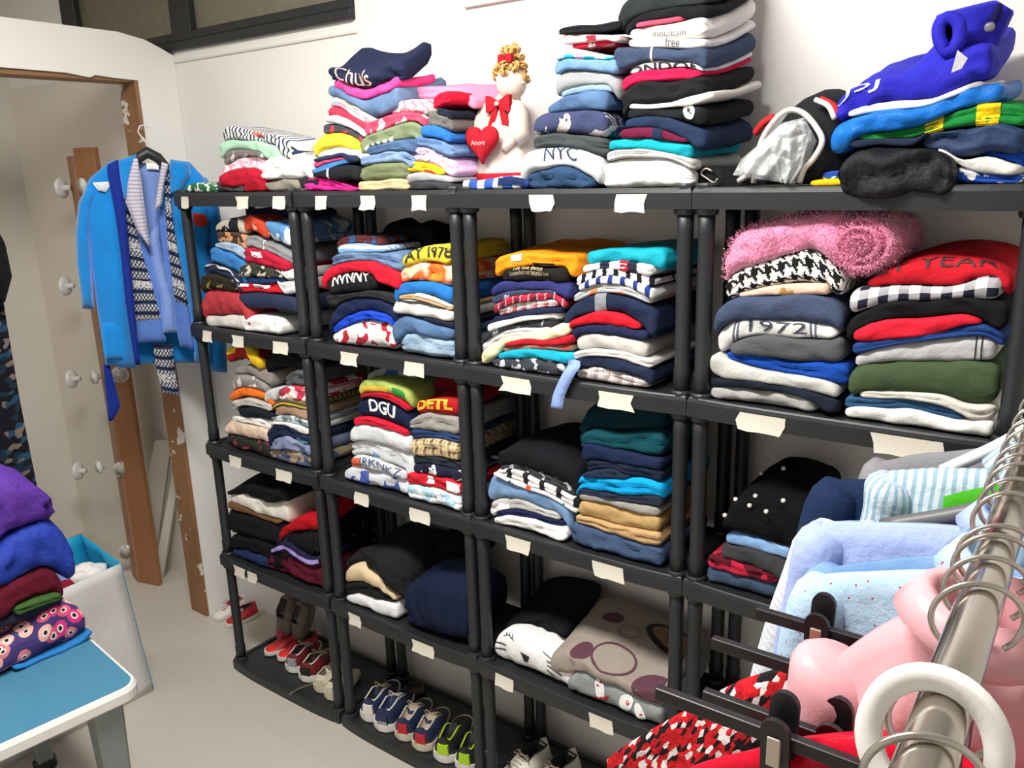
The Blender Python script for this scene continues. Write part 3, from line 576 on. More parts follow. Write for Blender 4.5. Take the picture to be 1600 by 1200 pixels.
# ---- upper bay, second unit
B1 = (460, 310, 4.614)
pile(B1, ZT[3], 'in the pile under the red tee', [
 ('ts', '250,985 380,915 480,878 600,885 700,900', 'e7e4e2/sp/b8303c/24/.56', 'white printed tee with red letters lowest'),
 ('ts', '262,930 380,845 480,815 600,825 700,855', '2148c8', 'royal blue folded tee'),
 ('sw', '232,870 320,755 440,712 600,725 780,800', '1e2748', 'dark navy folded sweatshirt', {'L': 1}),
 ('tr', '210,700 330,690 600,670 720,690', '2a2b2d', 'black thin folded trousers above the navy sweatshirt'),
 ('ts', '228,600 320,552 430,522 580,540', '1f2022', '', {'lab': 'black tee with a row of white letters under the red tee', 't': [('NVNNY', .040, .5, .012, 'f2f2f2', .15, .02)], 'L': 1}),
 ('ts', '185,548 280,485 400,458 560,455 660,490 755,540', 'cf1f34', '', {'lab': 'red folded tee above the black tee with white letters', 'L': 1}),
 ('jn', '252,425 320,395 450,392 620,388 760,402', DN, '', {'lab': 'blue jeans folded on the red tee in the upper bay', 'L': 2}),
 ('ts', '292,345 340,330 440,335 560,350 645,345', 'dfe8f0/hs/78a8d8/.02/.4', '', {'lab': 'white and sky blue tee folded above the jeans and red tee'}),
 ('ts', '292,290 380,272 520,268 640,272', '5a2c2c/sp/2a5f8c/22/.55', '', {'lab': 'maroon and blue printed tee topping the pile with the red tee', 'yf': .03, 'dep': .18}),
], lim=lim(1))
pile((460, 310, 4.614), ZT[3]+.22, '', [
 ('sw', '620,210 660,168 760,190 850,175 920,178 1000,195', '131315', '', {'lab': 'black fuzzy garment heaped behind the yellow 1978 tee', 'yf': .13, 'dep': .13, 'th': .09, 'wr': 2.4, 'm': {'bump': .9}}),
], lim=lim(1))
pile(B1, ZT[3], 'in the pile under the yellow tee', [
 ('jn', '765,1010 800,975 960,1000 1100,1015 1195,1020', DNL, 'pale faded jeans lowest', {'L': 2}),
 ('jn', '693,900 750,848 900,880 1050,920 1195,960', DNM, 'mid blue jeans above the pale pair', {'L': 1}),
 ('jk', '700,850 850,845 1000,865 1195,910', '232a3a', 'dark navy folded garment above the jeans'),
 ('ts', '720,735 800,722 900,735 1050,780 1195,835', 'dedcd6', '', {'lab': 'off white tee with a black chain stripe under the tan one', 'L': 1, 'd': [(.08, .98, .012, .020, '35363a', 'stripe')]}),
 ('ts', '745,705 850,690 950,700 1195,800', 'cba77c', 'tan folded tee with white edge', {'d': [(.35, .98, .003, .012, 'f0ede6', 'edge')]}),
 ('ts', '700,650 760,610 880,598 1000,602 1195,665', '2a72bc', '', {'lab': 'bright blue folded tee under the orange tie dye one', 'L': 1}),
 ('ts', '750,535 830,475 960,455 1080,470 1195,512', 'f59a3c/ti/fde0c0/f0622c', '', {'lab': 'orange and white tie dye tee under the yellow one', 'L': 2}),
 ('ts', '785,420 860,365 980,345 1100,340 1195,345', 'e5c93e', '', {'lab': 'yellow tee lettered AY 1978 topping its pile', 'L': 1, 't': [('AY 1978', .036, .56, .006, '2c2a22', .15, .02)]}),
], lim=lim(1))
# ---- upper bay, doll's unit
C1 = (720, 310, 3.75)
pile(C1, ZT[3], 'in the pile under the orange tee', [
 ('ts', '172,945 350,935 500,945 650,975', '3c4048/sp/c8ccd0/40/.56', 'dark grey patterned tee lowest'),
 ('ts', '215,910 320,885 450,880 560,888 662,900', '1fa9c6', '', {'lab': 'turquoise folded tee low in the pile beside the blue ribbon', 'L': 1}),
 ('sh', '235,880 350,855 520,860 655,850', '8e7a66/sp/c05046/30/.5', 'brown and coral printed shirt'),
 ('ts', '255,850 400,820 520,832 660,790', 'b31d2c', 'dark red folded tee'),
 ('ts', '105,915 200,835 280,808 450,800 560,745 640,725', 'e6e2b8', 'pale cream yellow folded tee'),
 ('ts', '100,870 200,795 280,765 400,758 520,752', 'd3d3d3', 'light grey folded tee above the cream yellow one'),
 ('sh', '110,810 250,750 400,712 560,700', '2f3438/sp/9aa0a4/30/.6', 'black patterned folded shirt'),
 ('ts', '148,735 260,715 400,685 575,664', 'f2f1ef', 'bright white folded tee', {'L': 1}),
 ('ts', '178,695 330,665 500,642 590,632', '1f2640', 'navy folded tee above the bright white one'),
 ('sh', '208,655 330,610 450,598 565,590', 'ecebe9/pl/b03040/30344a/.03', 'white plaid folded shirt'),
 ('sh', '188,635 300,572 420,560 540,560 612,600', 'bf2f45/pl/2a2430/e8c0c4/.045', 'red plaid folded shirt'),
 ('ts', '168,580 280,545 400,535 560,548', '3a4560/sp/b8c0cc/30/.62', 'slate blue patterned folded tee'),
 ('ts', '168,540 215,492 360,485 560,488 640,505', '30346a', 'indigo folded tee', {'L': 1}),
 ('ts', '234,425 330,405 480,398 620,402', '1e1c1b', '', {'lab': 'black tee with fine gold script under the orange tee', 'L': 1, 't': [('The one dance', .018, .42, .014, 'c9b890', .085), ('Somewhere out beautiful time', .013, .45, .002, 'a99a78', .11)]}),
 ('ts', '190,350 240,325 400,328 600,335 670,345', 'f0901c', '', {'lab': 'orange tee with a white badge topping its pile', 'd': [(.22, .36, .0, .016, 'f6efe6', 'badge'), (.5, .75, -.012, -.005, '2c2420', 'band')], 'lift': .015}),
], lim=lim(2))
pile(C1, ZT[3], 'in the pile under the teal tee', [
 ('sh', '670,1000 800,992 950,1020 1100,1065', 'e9e6e4/pl/8a8684/c8543c/.03', 'white checked shirt lowest'),
 ('ts', '664,940 780,918 900,930 1020,965 1130,1000', '222c44', 'navy folded tee under the lower grey one'),
 ('ts', '658,898 780,882 950,905 1125,950', 'cfcdc9', 'lower pale grey folded tee', {'L': 2}),
 ('tr', '668,800 780,792 900,810 1085,832', 'c4c1bb', '', {'lab': 'stone grey folded trousers in the pile under the teal tee', 'L': 1}),
 ('ts', '640,745 780,738 950,755 1090,780', '23284a', 'navy blue folded tee beneath the red one'),
 ('ts', '628,718 740,680 820,665 920,675 1045,742', 'd8202f', '', {'lab': 'red folded tee under the navy sweater with grey band', 'L': 1}),
 ('sw', '588,660 700,590 790,555 880,552 1000,575 1140,645', '222c46', '', {'lab': 'navy sweater with a grey band arching over the red tee', 'L': 1, 'd': [(.37, .49, -.03, .03, '8a8d92', 'band')]}),
 ('ts', '648,570 740,520 820,498 920,500 1110,580', 'b9bbbd/sp/f08a54/28/.6', 'pale grey tee with orange marks'),
 ('sh', '688,505 780,468 860,450 1000,478 1130,532', 'eceae8/vs/2b3a86/.03/.38', 'white and blue striped shirt'),
 ('sh', '664,455 760,422 850,410 1000,432 1125,462', 'f0efed/vs/20222a/.028/.4', 'white and black striped shirt'),
 ('ts', '708,392 800,380 920,368 1120,390', 'efedeb/vs/2c3040/.07/.35', 'white tee with black and red blocks', {'d': [(.55, .68, -.012, .014, 'c9263a', 'block')]}),
 ('ts', '722,318 820,302 960,295 1080,298 1190,306', '17a0b4', '', {'lab': 'teal shiny tee topping its pile in the upper bay', 'L': 1, 'm': {'rough': .6}}),
], lim=lim(2))
# ---- upper bay, backpack's unit
D1 = (1060, 300, 2.963)
pile(D1, ZT[3], 'under the houndstooth scarf', [
 ('tr', '145,905 250,905 400,920 560,945 640,975', 'a9a9a6', 'mid grey rolled trousers lowest', {'wr': 1.6}),
 ('ts', '105,862 280,865 500,900 745,962', '1f2432', 'thin black navy tee'),
 ('tr', '64,805 110,770 170,744 230,775 400,828 560,855 742,895', 'c6c7c2', '', {'lab': 'pale grey trousers folded under the royal blue tee', 'L': 1}),
 ('ts', '215,742 320,755 480,778 640,790 785,800', '1a49a6', '', {'lab': 'royal blue folded tee in the pile under the houndstooth scarf'}),
 ('tr', '235,700 300,675 450,672 620,682 765,672', '55585a', '', {'lab': 'dark grey folded sweatpants under the white 1972 tee', 'L': 1}),
 ('ts', '172,640 230,603 330,595 480,595 620,608 735,625', 'dcdcd8', '', {'lab': 'white tee numbered 1972 folded under the navy knit', 'L': 1, 't': [('1972', .030, .5, .003, '3b4252', .115)], 'd': [(.13, .145, -.03, .03, '5a6070', 'stripe', .03), (.165, .18, -.03, .03, '5a6070', 'stripe', .03), (.8, .815, -.03, .03, '5a6070', 'stripe', -.03), (.84, .855, -.03, .03, '5a6070', 'stripe', -.03)]}),
 ('sw', '160,555 230,500 330,482 480,480 600,476 700,490 765,545', '323c56/ht/5a6682', '', {'lab': 'heathered navy knit folded above the white 1972 tee', 'L': 1, 'm': {'bump': .5}}),
 ('sh', '268,470 400,440 560,425 692,425', 'e6c3ae/sp/b58a52/16/.62', '', {'lab': 'blush satin blouse with gold print under the houndstooth scarf'}),
 ('sc', '215,400 300,355 400,322 520,280 590,268 680,310 762,355', 'e6e4e0/hd/1c1c1e/.026', '', {'lab': 'black and white houndstooth scarf folded under the pink fleece', 'L': 2, 'th': .06}),
 ('gm', '212,255 260,205 330,165 480,120 620,92 760,90 830,105', 'ec93b8', '', {'lab': 'fluffy pink fleece blanket rolled on the houndstooth scarf', 'id': 'fleece', 'L': 1, 'th': .13, 'wr': 2, 'm': {'bump': 1.0, 'sheen': .6}, 'dep': .24}),
], lim=lim(3))
pile(D1, ZT[3], 'in the pile under the red slogan tee', [
 ('tr', '770,1000 900,1002 1100,1015 1250,1055 1400,1060 1478,1045', 'f1f0ec', 'bright white trousers lowest', {'L': 1}),
 ('tr', '765,950 900,958 1080,962 1200,985 1320,1030', '33587f', 'steel blue thin trousers'),
 ('tr', '835,925 950,924 1100,930 1220,940 1320,985 1475,985', 'dcd8cf', 'cream folded trousers', {'L': 2}),
 ('sw', '788,830 860,800 1000,790 1200,792 1400,785 1500,795', '44553a', '', {'lab': 'thick moss green sweater folded in the pile under the red slogan tee', 'L': 1}),
 ('sw', '815,755 930,722 1100,695 1250,675 1380,665 1475,680', 'bfbfc2', 'pale grey sweatshirt with dark cuff lines', {'L': 1, 'd': [(.86, .87, -.03, .03, '3a3c42', 'stripe'), (.9, .91, -.03, .03, '3a3c42', 'stripe')]}),
 ('ts', '803,695 950,685 1150,662 1400,610 1520,670', '24427e', 'dark blue folded tee'),
 ('ts', '812,645 900,602 1050,588 1200,575 1330,570 1402,592', 'e0263a', '', {'lab': 'plain scarlet folded tee under the black sweater', 'L': 1}),
 ('sw', '780,580 860,545 960,512 1150,500 1300,490 1540,510', '18191c', '', {'lab': 'black sweater folded under the gingham shirt', 'L': 1}),
 ('sh', '790,455 900,440 1100,432 1300,435 1400,400 1500,375', 'eae8ec/ck/26263a/.034', '', {'lab': 'black and white gingham shirt folded under the red slogan tee', 'L': 1}),
 ('ts', '872,410 980,360 1120,330 1280,315 1400,325 1560,385', 'c81f2c', '', {'lab': 'red tee lettered EY YEAR topping its pile', 'bulge': .012, 'L': 1, 'lift': .012, 't': [('EY YEAR', .042, .47, .020, '3a2528', .19)]}),
], lim=lim(3))
# ---- second bay down, unit beside the robe
A2 = (310, 500, 5); G = 'in the middle bay beside the robe'
pile(A2, ZT[2], G, [
 ('gm', '205,880 300,905 430,930 560,965', '2c2e2a/sp/a8404a/30/.6', 'dark floral trim lowest', {'lab': 'dark floral fringe garment lowest in the middle bay beside the robe'}),
 ('sw', '200,845 240,790 330,800 450,830 540,868', 'dcc4ae', '', {'lab': 'beige furry sweater folded above the dark floral one', 'L': 1, 'm': {'bump': 1}}),
 ('ts', '248,758 350,758 460,772 570,785', 'eeeae6', 'white folded tee above the beige furry sweater'),
 ('ts', '293,680 350,668 480,690 570,722', '1b2328', 'black folded tee'),
 ('ts', '260,625 400,618 560,665', 'bab6b0', 'pale grey folded tee under the orange one'),
 ('ts', '228,585 290,540 400,530 500,560 590,650', 'f0762a', '', {'lab': 'vivid orange folded tee in the middle bay beside the robe', 'L': 1, 'th': .03}),
 ('ts', '235,470 300,420 400,440 520,500', '8d8985/sp/e8e6e4/26/.58', 'grey and white printed tee', {'th': .05}),
 ('ts', '265,375 350,360 450,375 540,400', '857f7a', 'warm grey folded tee'),
 ('ts', '200,235 260,190 360,195 490,290', 'd9b62a/vo/16/a02828,a02828,2a2024,d9b62a', '', {'lab': 'yellow and dark red printed tee topping the middle bay beside the robe', 'th': .05}),
], lim=lim(0))
pile(A2, ZT[2], G, [
 ('tr', '548,1030 640,1010 760,1040 910,1090', 'a08e70/sp/4f5a76/20/.5', 'tan and slate printed shorts lowest'),
 ('jn', '565,940 650,905 760,930 900,1000', '66739a/dn/9aa4c0', 'blue grey rolled trousers', {'wr': 2}),
 ('sw', '522,860 590,812 680,820 800,880 895,930', '222a44', 'dark navy folded tee', {'d': [(.75, .98, -.012, -.004, '58b4b8', 'panel')]}),
 ('ts', '560,800 660,790 760,815 895,865', 'efeeea', 'cream white folded tee below the slate pattern'),
 ('ts', '558,762 660,745 760,760 885,808', '76848c/sp/c6cfd2/30/.5', 'slate patterned folded tee'),
 ('tr', '570,690 660,665 760,685 880,725', 'a78a72', 'tan folded trousers'),
 ('ts', '560,665 640,625 760,635 875,670', '5a5348/hs/d0b040/.02/.3', 'dark tee with a yellow edge'),
 ('ts', '612,560 680,515 760,518 868,560', 'c23a50/sp/f0e2e2/22/.5', 'crimson tee with white lettering'),
 ('ts', '500,560 580,545 650,570', 'c8c8c8', 'pale grey tee corner between orange and crimson tees', {'th': .04}),
 ('sw', '655,440 720,405 860,410', '57585a', 'dark grey folded sweater'),
 ('sw', '500,300 560,240 660,225 760,235 850,260', '101114', '', {'lab': 'black garment heaped under the shelf in the middle bay beside the robe', 'th': .06, 'L': 1}),
], lim=lim(0))
# ---- second bay down, second unit
B2 = (490, 550, 4.8); 
pile(B2, ZT[2], 'in the pile under the lime tee', [
 ('ts', '212,895 300,868 420,885 560,920 700,965', 'd4d8de/sp/4e62a8/16/.55', 'white tee with blue print lowest'),
 ('ts', '270,800 330,772 440,800 560,850 690,905', 'c6c8ca', '', {'lab': 'grey tee with slate letters and an orange badge above the blue printed one', 't': [('JRKNKZ', .03, .56, .004, '4a6088', .17)], 'd': [(.02, .22, -.012, .012, 'e0603c', 'badge')], 'L': 1}),
 ('sw', '262,690 330,662 450,680 560,710 735,760', 'd0d3d6/sp/7aa6d6/14/.66', 'pale grey sweatshirt with faint blue marks', {'L': 2}),
 ('sw', '268,575 330,540 450,548 580,580 725,645', 'd3d6d9', '', {'lab': 'plain silver grey sweatshirt folded under the red edged tee', 'L': 1}),
 ('ts', '300,490 400,488 520,520 700,592', 'cc2038', 'red tee under the navy lettered one'),
 ('sw', '315,390 350,345 480,338 600,375 715,450', '1a2240', '', {'lab': 'navy sweatshirt lettered DGU in white', 'L': 1, 't': [('DGU', .045, .5, .004, 'f2f2f2', .105, .03)]}),
 ('ts', '342,325 430,305 520,305 620,345 715,410', 'b81c30', 'dark red tee above the navy lettered one'),
 ('ts', '322,232 400,206 520,212 640,250 725,300', 'a8b860', '', {'lab': 'lime green tee with yellow print topping its pile', 'L': 1, 'd': [(.05, .6, -.012, .002, 'd8b848', 'print'), (.68, .9, -.012, .006, '2e8a3a', 'print')]}),
 ('ts', '388,180 450,135 540,112 660,140 760,170', '9a9a98/sp/2c5e8c/14/.56', '', {'lab': 'grey and blue garment crumpled on the lime tee', 'yf': .06, 'dep': .18, 'wr': 2}),
], lim=lim(1))
pile(B2, ZT[2], 'in the pile under the dark red tee', [
 ('ts', '700,985 850,1015 1000,1055 1160,1100', 'a9cfe4/sp/f0f2f4/30/.5', 'pale sky blue thin tee lowest'),
 ('ts', '690,895 800,905 950,945 1160,1000', 'd02434', 'red and white folded tee', {'d': [(.38, .5, -.006, .012, 'f2f0f0', 'patch'), (.76, .98, -.01, .014, 'f2f0f0', 'patch')], 'L': 2}),
 ('ts', '735,850 830,832 950,860 1160,920', '22253c/sp/e8e8ea/20/.58', 'navy and white patterned tee'),
 ('tr', '730,780 900,790 1160,840', '2b3038', 'charcoal folded trousers'),
 ('sh', '725,655 830,640 950,660 1160,705', 'e0c494/pl/5a4a38/f4ead6/.03', 'tan plaid folded shirt', {'L': 2}),
 ('ts', '712,575 850,590 1000,620 1160,655', '2c4068', 'slate blue folded tee'),
 ('sw', '712,520 780,465 880,455 1000,480 1160,500', '9b9892', '', {'lab': 'grey sweatshirt double folded under the red and yellow tee', 'L': 2}),
 ('ts', '758,375 860,352 980,345 1160,372', 'a81c24', '', {'lab': 'dark red tee with yellow lettering topping its pile', 'L': 1, 't': [('DETL', .034, .45, .006, 'f0b428', .13, .05)], 'lift': .03}),
 ('sw', '880,215 960,160 1050,165 1160,190', '6a1218', '', {'lab': 'maroon garment folded behind the red and yellow lettered tee', 'yf': .07, 'dep': .18, 'th': .09}),
], lim=lim(1))
# ---- second bay down, doll's unit
C2 = (720, 590, 3.75)
pile(C2, ZT[2], 'in the pile under the black trousers', [
 ('ts', '194,822 300,808 400,825 500,860 620,880', 'f2f2f0', 'white tee lowest', {'L': 2}),
 ('ts', '200,790 320,775 440,805 600,850', '1c2248', 'dark navy folded tee'),
 ('ts', '160,732 250,712 350,720 460,775 575,805', 'b5b5b2', 'grey tee with striped hem', {'d': [(.0, .3, -.01, .006, 'eeeeee', 'stripe')]}),
 ('jn', '120,625 165,575 280,610 420,665 540,710 640,775', '5a82b0/dn/8cacd0', '', {'lab': 'light blue jeans in the pile under the black trousers', 'L': 1}),
 ('ts', '190,600 300,605 450,665 560,715 680,770', 'ecebe9/sp/38383c/26/.62', 'white printed tee', {'d': [(.42, .47, -.014, .016, 'd8502c', 'stripe')]}),
 ('ts', '205,560 255,538 380,570 520,630 685,725', 'e4e4e4/vs/26262a/.05/.3', 'white tee with black bars'),
 ('sh', '212,525 300,515 450,555 660,640', '3a3b40/sp/bcbcc0/40/.58', 'black flecked folded shirt'),
 ('tr', '195,450 260,420 400,425 560,470 690,540', '15171b', '', {'lab': 'thick black trousers topping their pile in the middle bay', 'L': 1, 'bulge': .01, 'dep': .268}),
], lim=lim(2))
pile(C2, ZT[2], 'in the pile under the dark teal towel', [
 ('jn', '635,850 760,868 920,925 1080,975 1180,1000', '243c60/dn/3c5c88', 'dark blue jeans lowest', {'L': 2}),
 ('tr', '668,800 780,825 930,870 1060,895 1170,905', 'c09e70', 'lower beige folded trousers'),
 ('tr', '688,722 760,722 900,752 1060,795 1165,815', 'bb9a68', '', {'lab': 'upper beige trousers folded above the other beige pair', 'L': 1}),
 ('tr', '688,675 850,705 1000,735 1165,760', '9a9590', 'taupe grey folded trousers'),
 ('tr', '680,650 850,672 1000,688 1180,690', '2a3142', 'dark slate folded trousers'),
 ('ts', '660,605 720,580 900,590 1050,588 1190,615', '10a0de', 'bright cyan folded tee', {'L': 2}),
 ('jn', '705,570 790,535 900,540 960,580 985,610', '222e44', 'dark indigo folded jeans', {'yf': -.014}),
 ('jn', '735,490 850,492 1000,515 1180,545', '1c2438', 'black blue folded jeans'),
 ('sw', '702,385 780,400 920,430 1060,455 1180,470', '1b2746', 'navy folded sweatshirt', {'L': 1}),
 ('tl', '690,330 760,320 900,335 1050,330 1180,325', '10454f', '', {'lab': 'dark teal towel folded thick under the shelf in the middle bay', 'L': 2, 'th': .06}),
 ('tl', '678,260 740,180 850,150 1000,150 1190,175', '0b2b35', '', {'lab': 'very dark teal blanket squeezed under the shelf above', 'yf': .01, 'dep': .25, 'th': .08}),
], lim=lim(2))
# ---- second bay down, backpack's unit
D2 = (1060, 660, 4)
pile(D2, ZT[2], 'under the pearl sweater', [
 ('ts', '170,905 260,920 400,960 620,1010', '3f5068', 'slate blue folded tee lowest'),
 ('sh', '180,825 280,840 420,890 620,960', '5a1826/sp/b82640/22/.5', 'red and black folded shirt'),
 ('tr', '262,765 380,780 500,815 700,880', '3b3a3d', 'charcoal folded trousers'),
 ('jn', '288,705 360,700 480,735 700,810', '6f9fd6/dn/9cc0e6', 'light blue folded jeans'),
 ('sw', '280,570 340,520 480,500 640,510 800,530', '0d0d0e', '', {'lab': 'black ribbed sweater with pearl studs in the bay behind the rail clothes', 'lift': .02, 'bulge': .035, 'th': .1, 'L': 1, 'wr': 2.2, 'id': 'pearl', 'm': {'bump': .7}}),
], lim=lim(3))
# ---- third bay down, unit beside the robe
A3 = (310, 710, 4.8); G = 'in the lower bay beside the robe'
pile(A3, ZT[1], G, [
 ('tr', '240,720 330,728 420,755 510,790', '1e2c52', 'navy blue folded trousers lowest'),
 ('tr', '205,600 300,615 480,660 600,700', '141518', 'black trousers second from the bottom', {'L': 2}),
 ('tr', '205,400 330,440 490,495 640,530', '19181a', 'black thick trousers under the brown edge', {'L': 2}),
 ('ts', '205,355 330,400 490,475 600,500', '6e5236', 'brown thin folded tee'),
 ('ts', '215,300 340,305 460,345 530,370 640,340', 'e2ddd2', '', {'lab': 'cream folded sweater under the black cushion-like one', 'lab': 'cream folded sweater in the lower bay beside the robe', 'L': 1}),
 ('sw', '215,275 300,235 420,230 540,262 660,250', '131316', '', {'lab': 'black sweater domed on top of the cream one', 'L': 1, 'bulge': .035, 'th': .05}),
], lim=lim(0))
pile(A3, ZT[1], G, [
 ('sw', '478,775 570,728 660,765 780,820 870,840 960,830', '5c1a2c', 'burgundy thick folded sweater', {'lab': 'burgundy thick sweater with rounded folds in the lower bay beside the robe', 'L': 3}),
 ('sh', '540,725 650,640 740,710 820,775 960,740', '221f3a', 'navy top with lilac edging', {'d': [(.0, .98, -.004, .008, 'a994d8', 'edging')], 'L': 1}),
 ('ts', '620,620 720,575 840,575 960,600', '17171a/sp/b8b8bc/60/.7', 'black glitter folded top'),
 ('sw', '585,605 650,535 760,470 960,430', 'b0141e', '', {'lab': 'bright red sweater heaped above the glitter top in the lower bay', 'L': 1, 'lift': .05, 'th': .07}),
], lim=lim(0))
# ---- third bay down, second unit
B3 = (500, 780, 4.615)
pile(B3, ZT[1], 'in the lower bay under the dark fur', [
 ('ts', '180,695 270,690 400,725 545,765', 'e6e8ec', 'white folded tee lowest'),
 ('tr', '172,610 280,602 400,640 520,715', '1d1f20', 'black folded trousers', {'L': 2}),
 ('sw', '165,530 230,475 290,472 400,560 530,700', 'd9c4a0', 'cream folded sweater', {'L': 1}),
 ('jk', '175,440 280,390 420,400 540,450 620,560', '222223', '', {'lab': 'black fuzzy jacket heaped above the cream sweater', 'L': 1, 'm': {'bump': 1}, 'wr': 2.5, 'lift': .02, 'dep': .25}),
], lim=lim(1))
pile(B3, ZT[1], '', [
 ('jk', '600,640 700,590 850,580 1100,620', '172038', '', {'lab': 'navy fleece bundle in the lower bay above the shoes', 'L': 1, 'bulge': .03, 'wr': 2.4, 'dep': .2, 'th': .2}),
 ('jk', '600,330 660,285 740,320 820,285 880,300 960,295 1100,360', '0f1012', '', {'lab': 'black puffy jacket behind the navy fleece bundle', 'yf': .14, 'dep': .12, 'th': .2, 'wr': 2.5}),
], lim=lim(1))
# ---- third bay down, doll's unit
C3 = (740, 900, 4)
pile(C3, ZT[1], '', [
 ('sw', '70,470 110,400 180,370 300,400 420,450 540,530 620,600', 'efeff0', '', {'lab': 'white sweatshirt with a drawn cat face on the lower shelf', 'id': 'cat', 'L': 1, 'lift': .015, 'dep': .24}),
 ('sw', '140,320 260,290 420,290 560,340', '15171b', '', {'lab': 'black garment lying on the white cat sweatshirt', 'yf': .05, 'dep': .2, 'lift': .05, 'wr': 2}),
], lim=lim(2))
pile(C3, ZT[1], '', [
 ('ts', '585,650 640,590 760,630 900,690 1040,760 1180,810', '8f9596', '', {'lab': 'grey tee printed with a red and white bird lowest beside the cat sweatshirt', 'id': 'bird', 'L': 1}),
 ('sw', '478,470 560,470 700,530 860,600 1040,690 1180,720', 'a59a90/ht/8a8078', '', {'lab': 'taupe sweater with purple ovals folded on the bird tee', 'id': 'oval', 'L': 1, 'bulge': .02, 'lift': .05, 'dep': .268, 'th': .07}),
], lim=lim(2))
# ------------------------------------------------------------------ decals on particular garments
def ell(cx, cy, rx, ry, n=20, rot=0): return [(cx+rx*math.cos(2*math.pi*k/n)*math.cos(rot)-ry*math.sin(2*math.pi*k/n)*math.sin(rot), cy+rx*math.cos(2*math.pi*k/n)*math.sin(rot)+ry*math.sin(2*math.pi*k/n)*math.cos(rot)) for k in range(n)]
def ringp(cx, cy, rx, ry, w, n=22):
    o = ell(cx, cy, rx, ry, n); i = ell(cx, cy, rx-w, ry-w, n); return [[o[k], o[(k+1) % n], i[(k+1) % n], i[k]] for k in range(n)]
def line(p, q, w):
    d = np.array(q, float)-p; nrm = np.array([-d[1], d[0]])/(np.linalg.norm(d)+1e-9)*w/2; return [tuple(np.array(p)-nrm), tuple(np.array(q)-nrm), tuple(np.array(q)+nrm), tuple(np.array(p)+nrm)]
INK = plain('print_ink', '1d1d20', .7)
c = CL['cat']; a = lambda f: c.a0+f*c.W
eye = [line((a(.12+.035*k), .032+.004*math.sin(k)), (a(.155+.035*k), .032+.004*math.sin(k+1)-(.004 if k > 1 else 0)), .003) for k in range(4)]
eye += [line((a(.15+.04*k), .034), (a(.14+.04*k), .044), .0025) for k in range(3)]
eye += [line((a(.62+.04*k), .030-.002*k), (a(.66+.04*k), .029-.002*k), .003) for k in range(4)]
decal(c, eye, INK, 'eye_print'); decal(c, [[(a(.36), .006), (a(.48), .004), (a(.45), -.012), (a(.41), -.014)]], INK, 'nose_print')
decal(c, [line((a(.02), .0+.012*k), (a(.16), -.006+.012*k), .0028) for k in range(2)]+[line((a(.68), .012-.011*k), (a(.86), .008-.013*k), .003) for k in range(3)], INK, 'whisker_print')
c = CL['bird']; a = lambda f: c.a0+f*c.W; WP = plain('print_white', 'efeeec', .7); RP = plain('print_red', 'c3202c', .7)
for e_ in (ell(a(.36), .008, .014, .026, 16, .2), ell(a(.64), .002, .016, .024, 16, -.6), ell(a(.78), -.008, .012, .022, 16, .5)): decal(c, [e_], WP, 'bird_print')
for e_ in ([(a(.28), -.022), (a(.42), -.020), (a(.46), -.002), (a(.36), -.012)], ell(a(.37), .028, .005, .005, 8), ell(a(.34), .012, .004, .004, 8), ell(a(.66), .004, .005, .005, 8), ell(a(.79), -.01, .004, .004, 8)): decal(c, [e_], RP, 'red_print')
c = CL['oval']; a = lambda f: c.a0+f*c.W; PP = plain('print_purple', '5c3444', .85)
decal(c, ringp(a(.52), .055, .062, .045, .006), PP, 'oval_ring'); [decal(c, [e_], PP, 'oval_patch') for e_ in (ell(a(.26), .045, .026, .030, 18), ell(a(.9), .02, .05, .045, 20, .3), ell(a(.3), .18, .03, .022, 18))]
decal(c, ringp(a(.5), .15, .030, .026, .004), plain('print_taupe', '7d6f68', .85), 'pale_ring'); decal(c, [ell(a(.85), .185, .085, .045, 24, -.15)], INK, 'neckband'); decal_in = [ell(a(.86), .187, .072, .033, 24, -.15)]
bmx = bmesh.new(); vs_ = [bmx.verts.new((p[0], p[1], 0)) for p in decal_in[0]]; bmx.faces.new(vs_); old = c.surf; c.surf = lambda A_, s_, off=.0045: old(A_, s_, off); _drape(c, bmx, fab('8a6e54'), 'neck_opening'); c.surf = old
c = CL['badge']; a = lambda f: c.a0+f*c.W; decal(c, [ell(a(.80), .006, .013, .013, 20)], WP, 'round_badge'); old = c.surf; c.surf = lambda A_, s_, off=.0035: old(A_, s_, off); decal(c, [[(a(.80)+.006*math.cos(math.pi/2+k*math.pi*4/5), .006+.006*math.sin(math.pi/2+k*math.pi*4/5)) for k in range(5)]], INK, 'star_print'); c.surf = old
c = CL['pearl']; a = lambda f: c.a0+f*c.W; PEARL = plain('pearl', 'e9e6de', .25)
for f, s in ((.10, .05), (.33, .06), (.70, .065), (.02, .015), (.30, .022), (.52, .022), (.5, .14), (.2, .15)):
    p = c.surf(a(f), s, .003); MB().ball(p, .0052, 10).build('pearl_stud', PEARL, c.o, smooth=True)
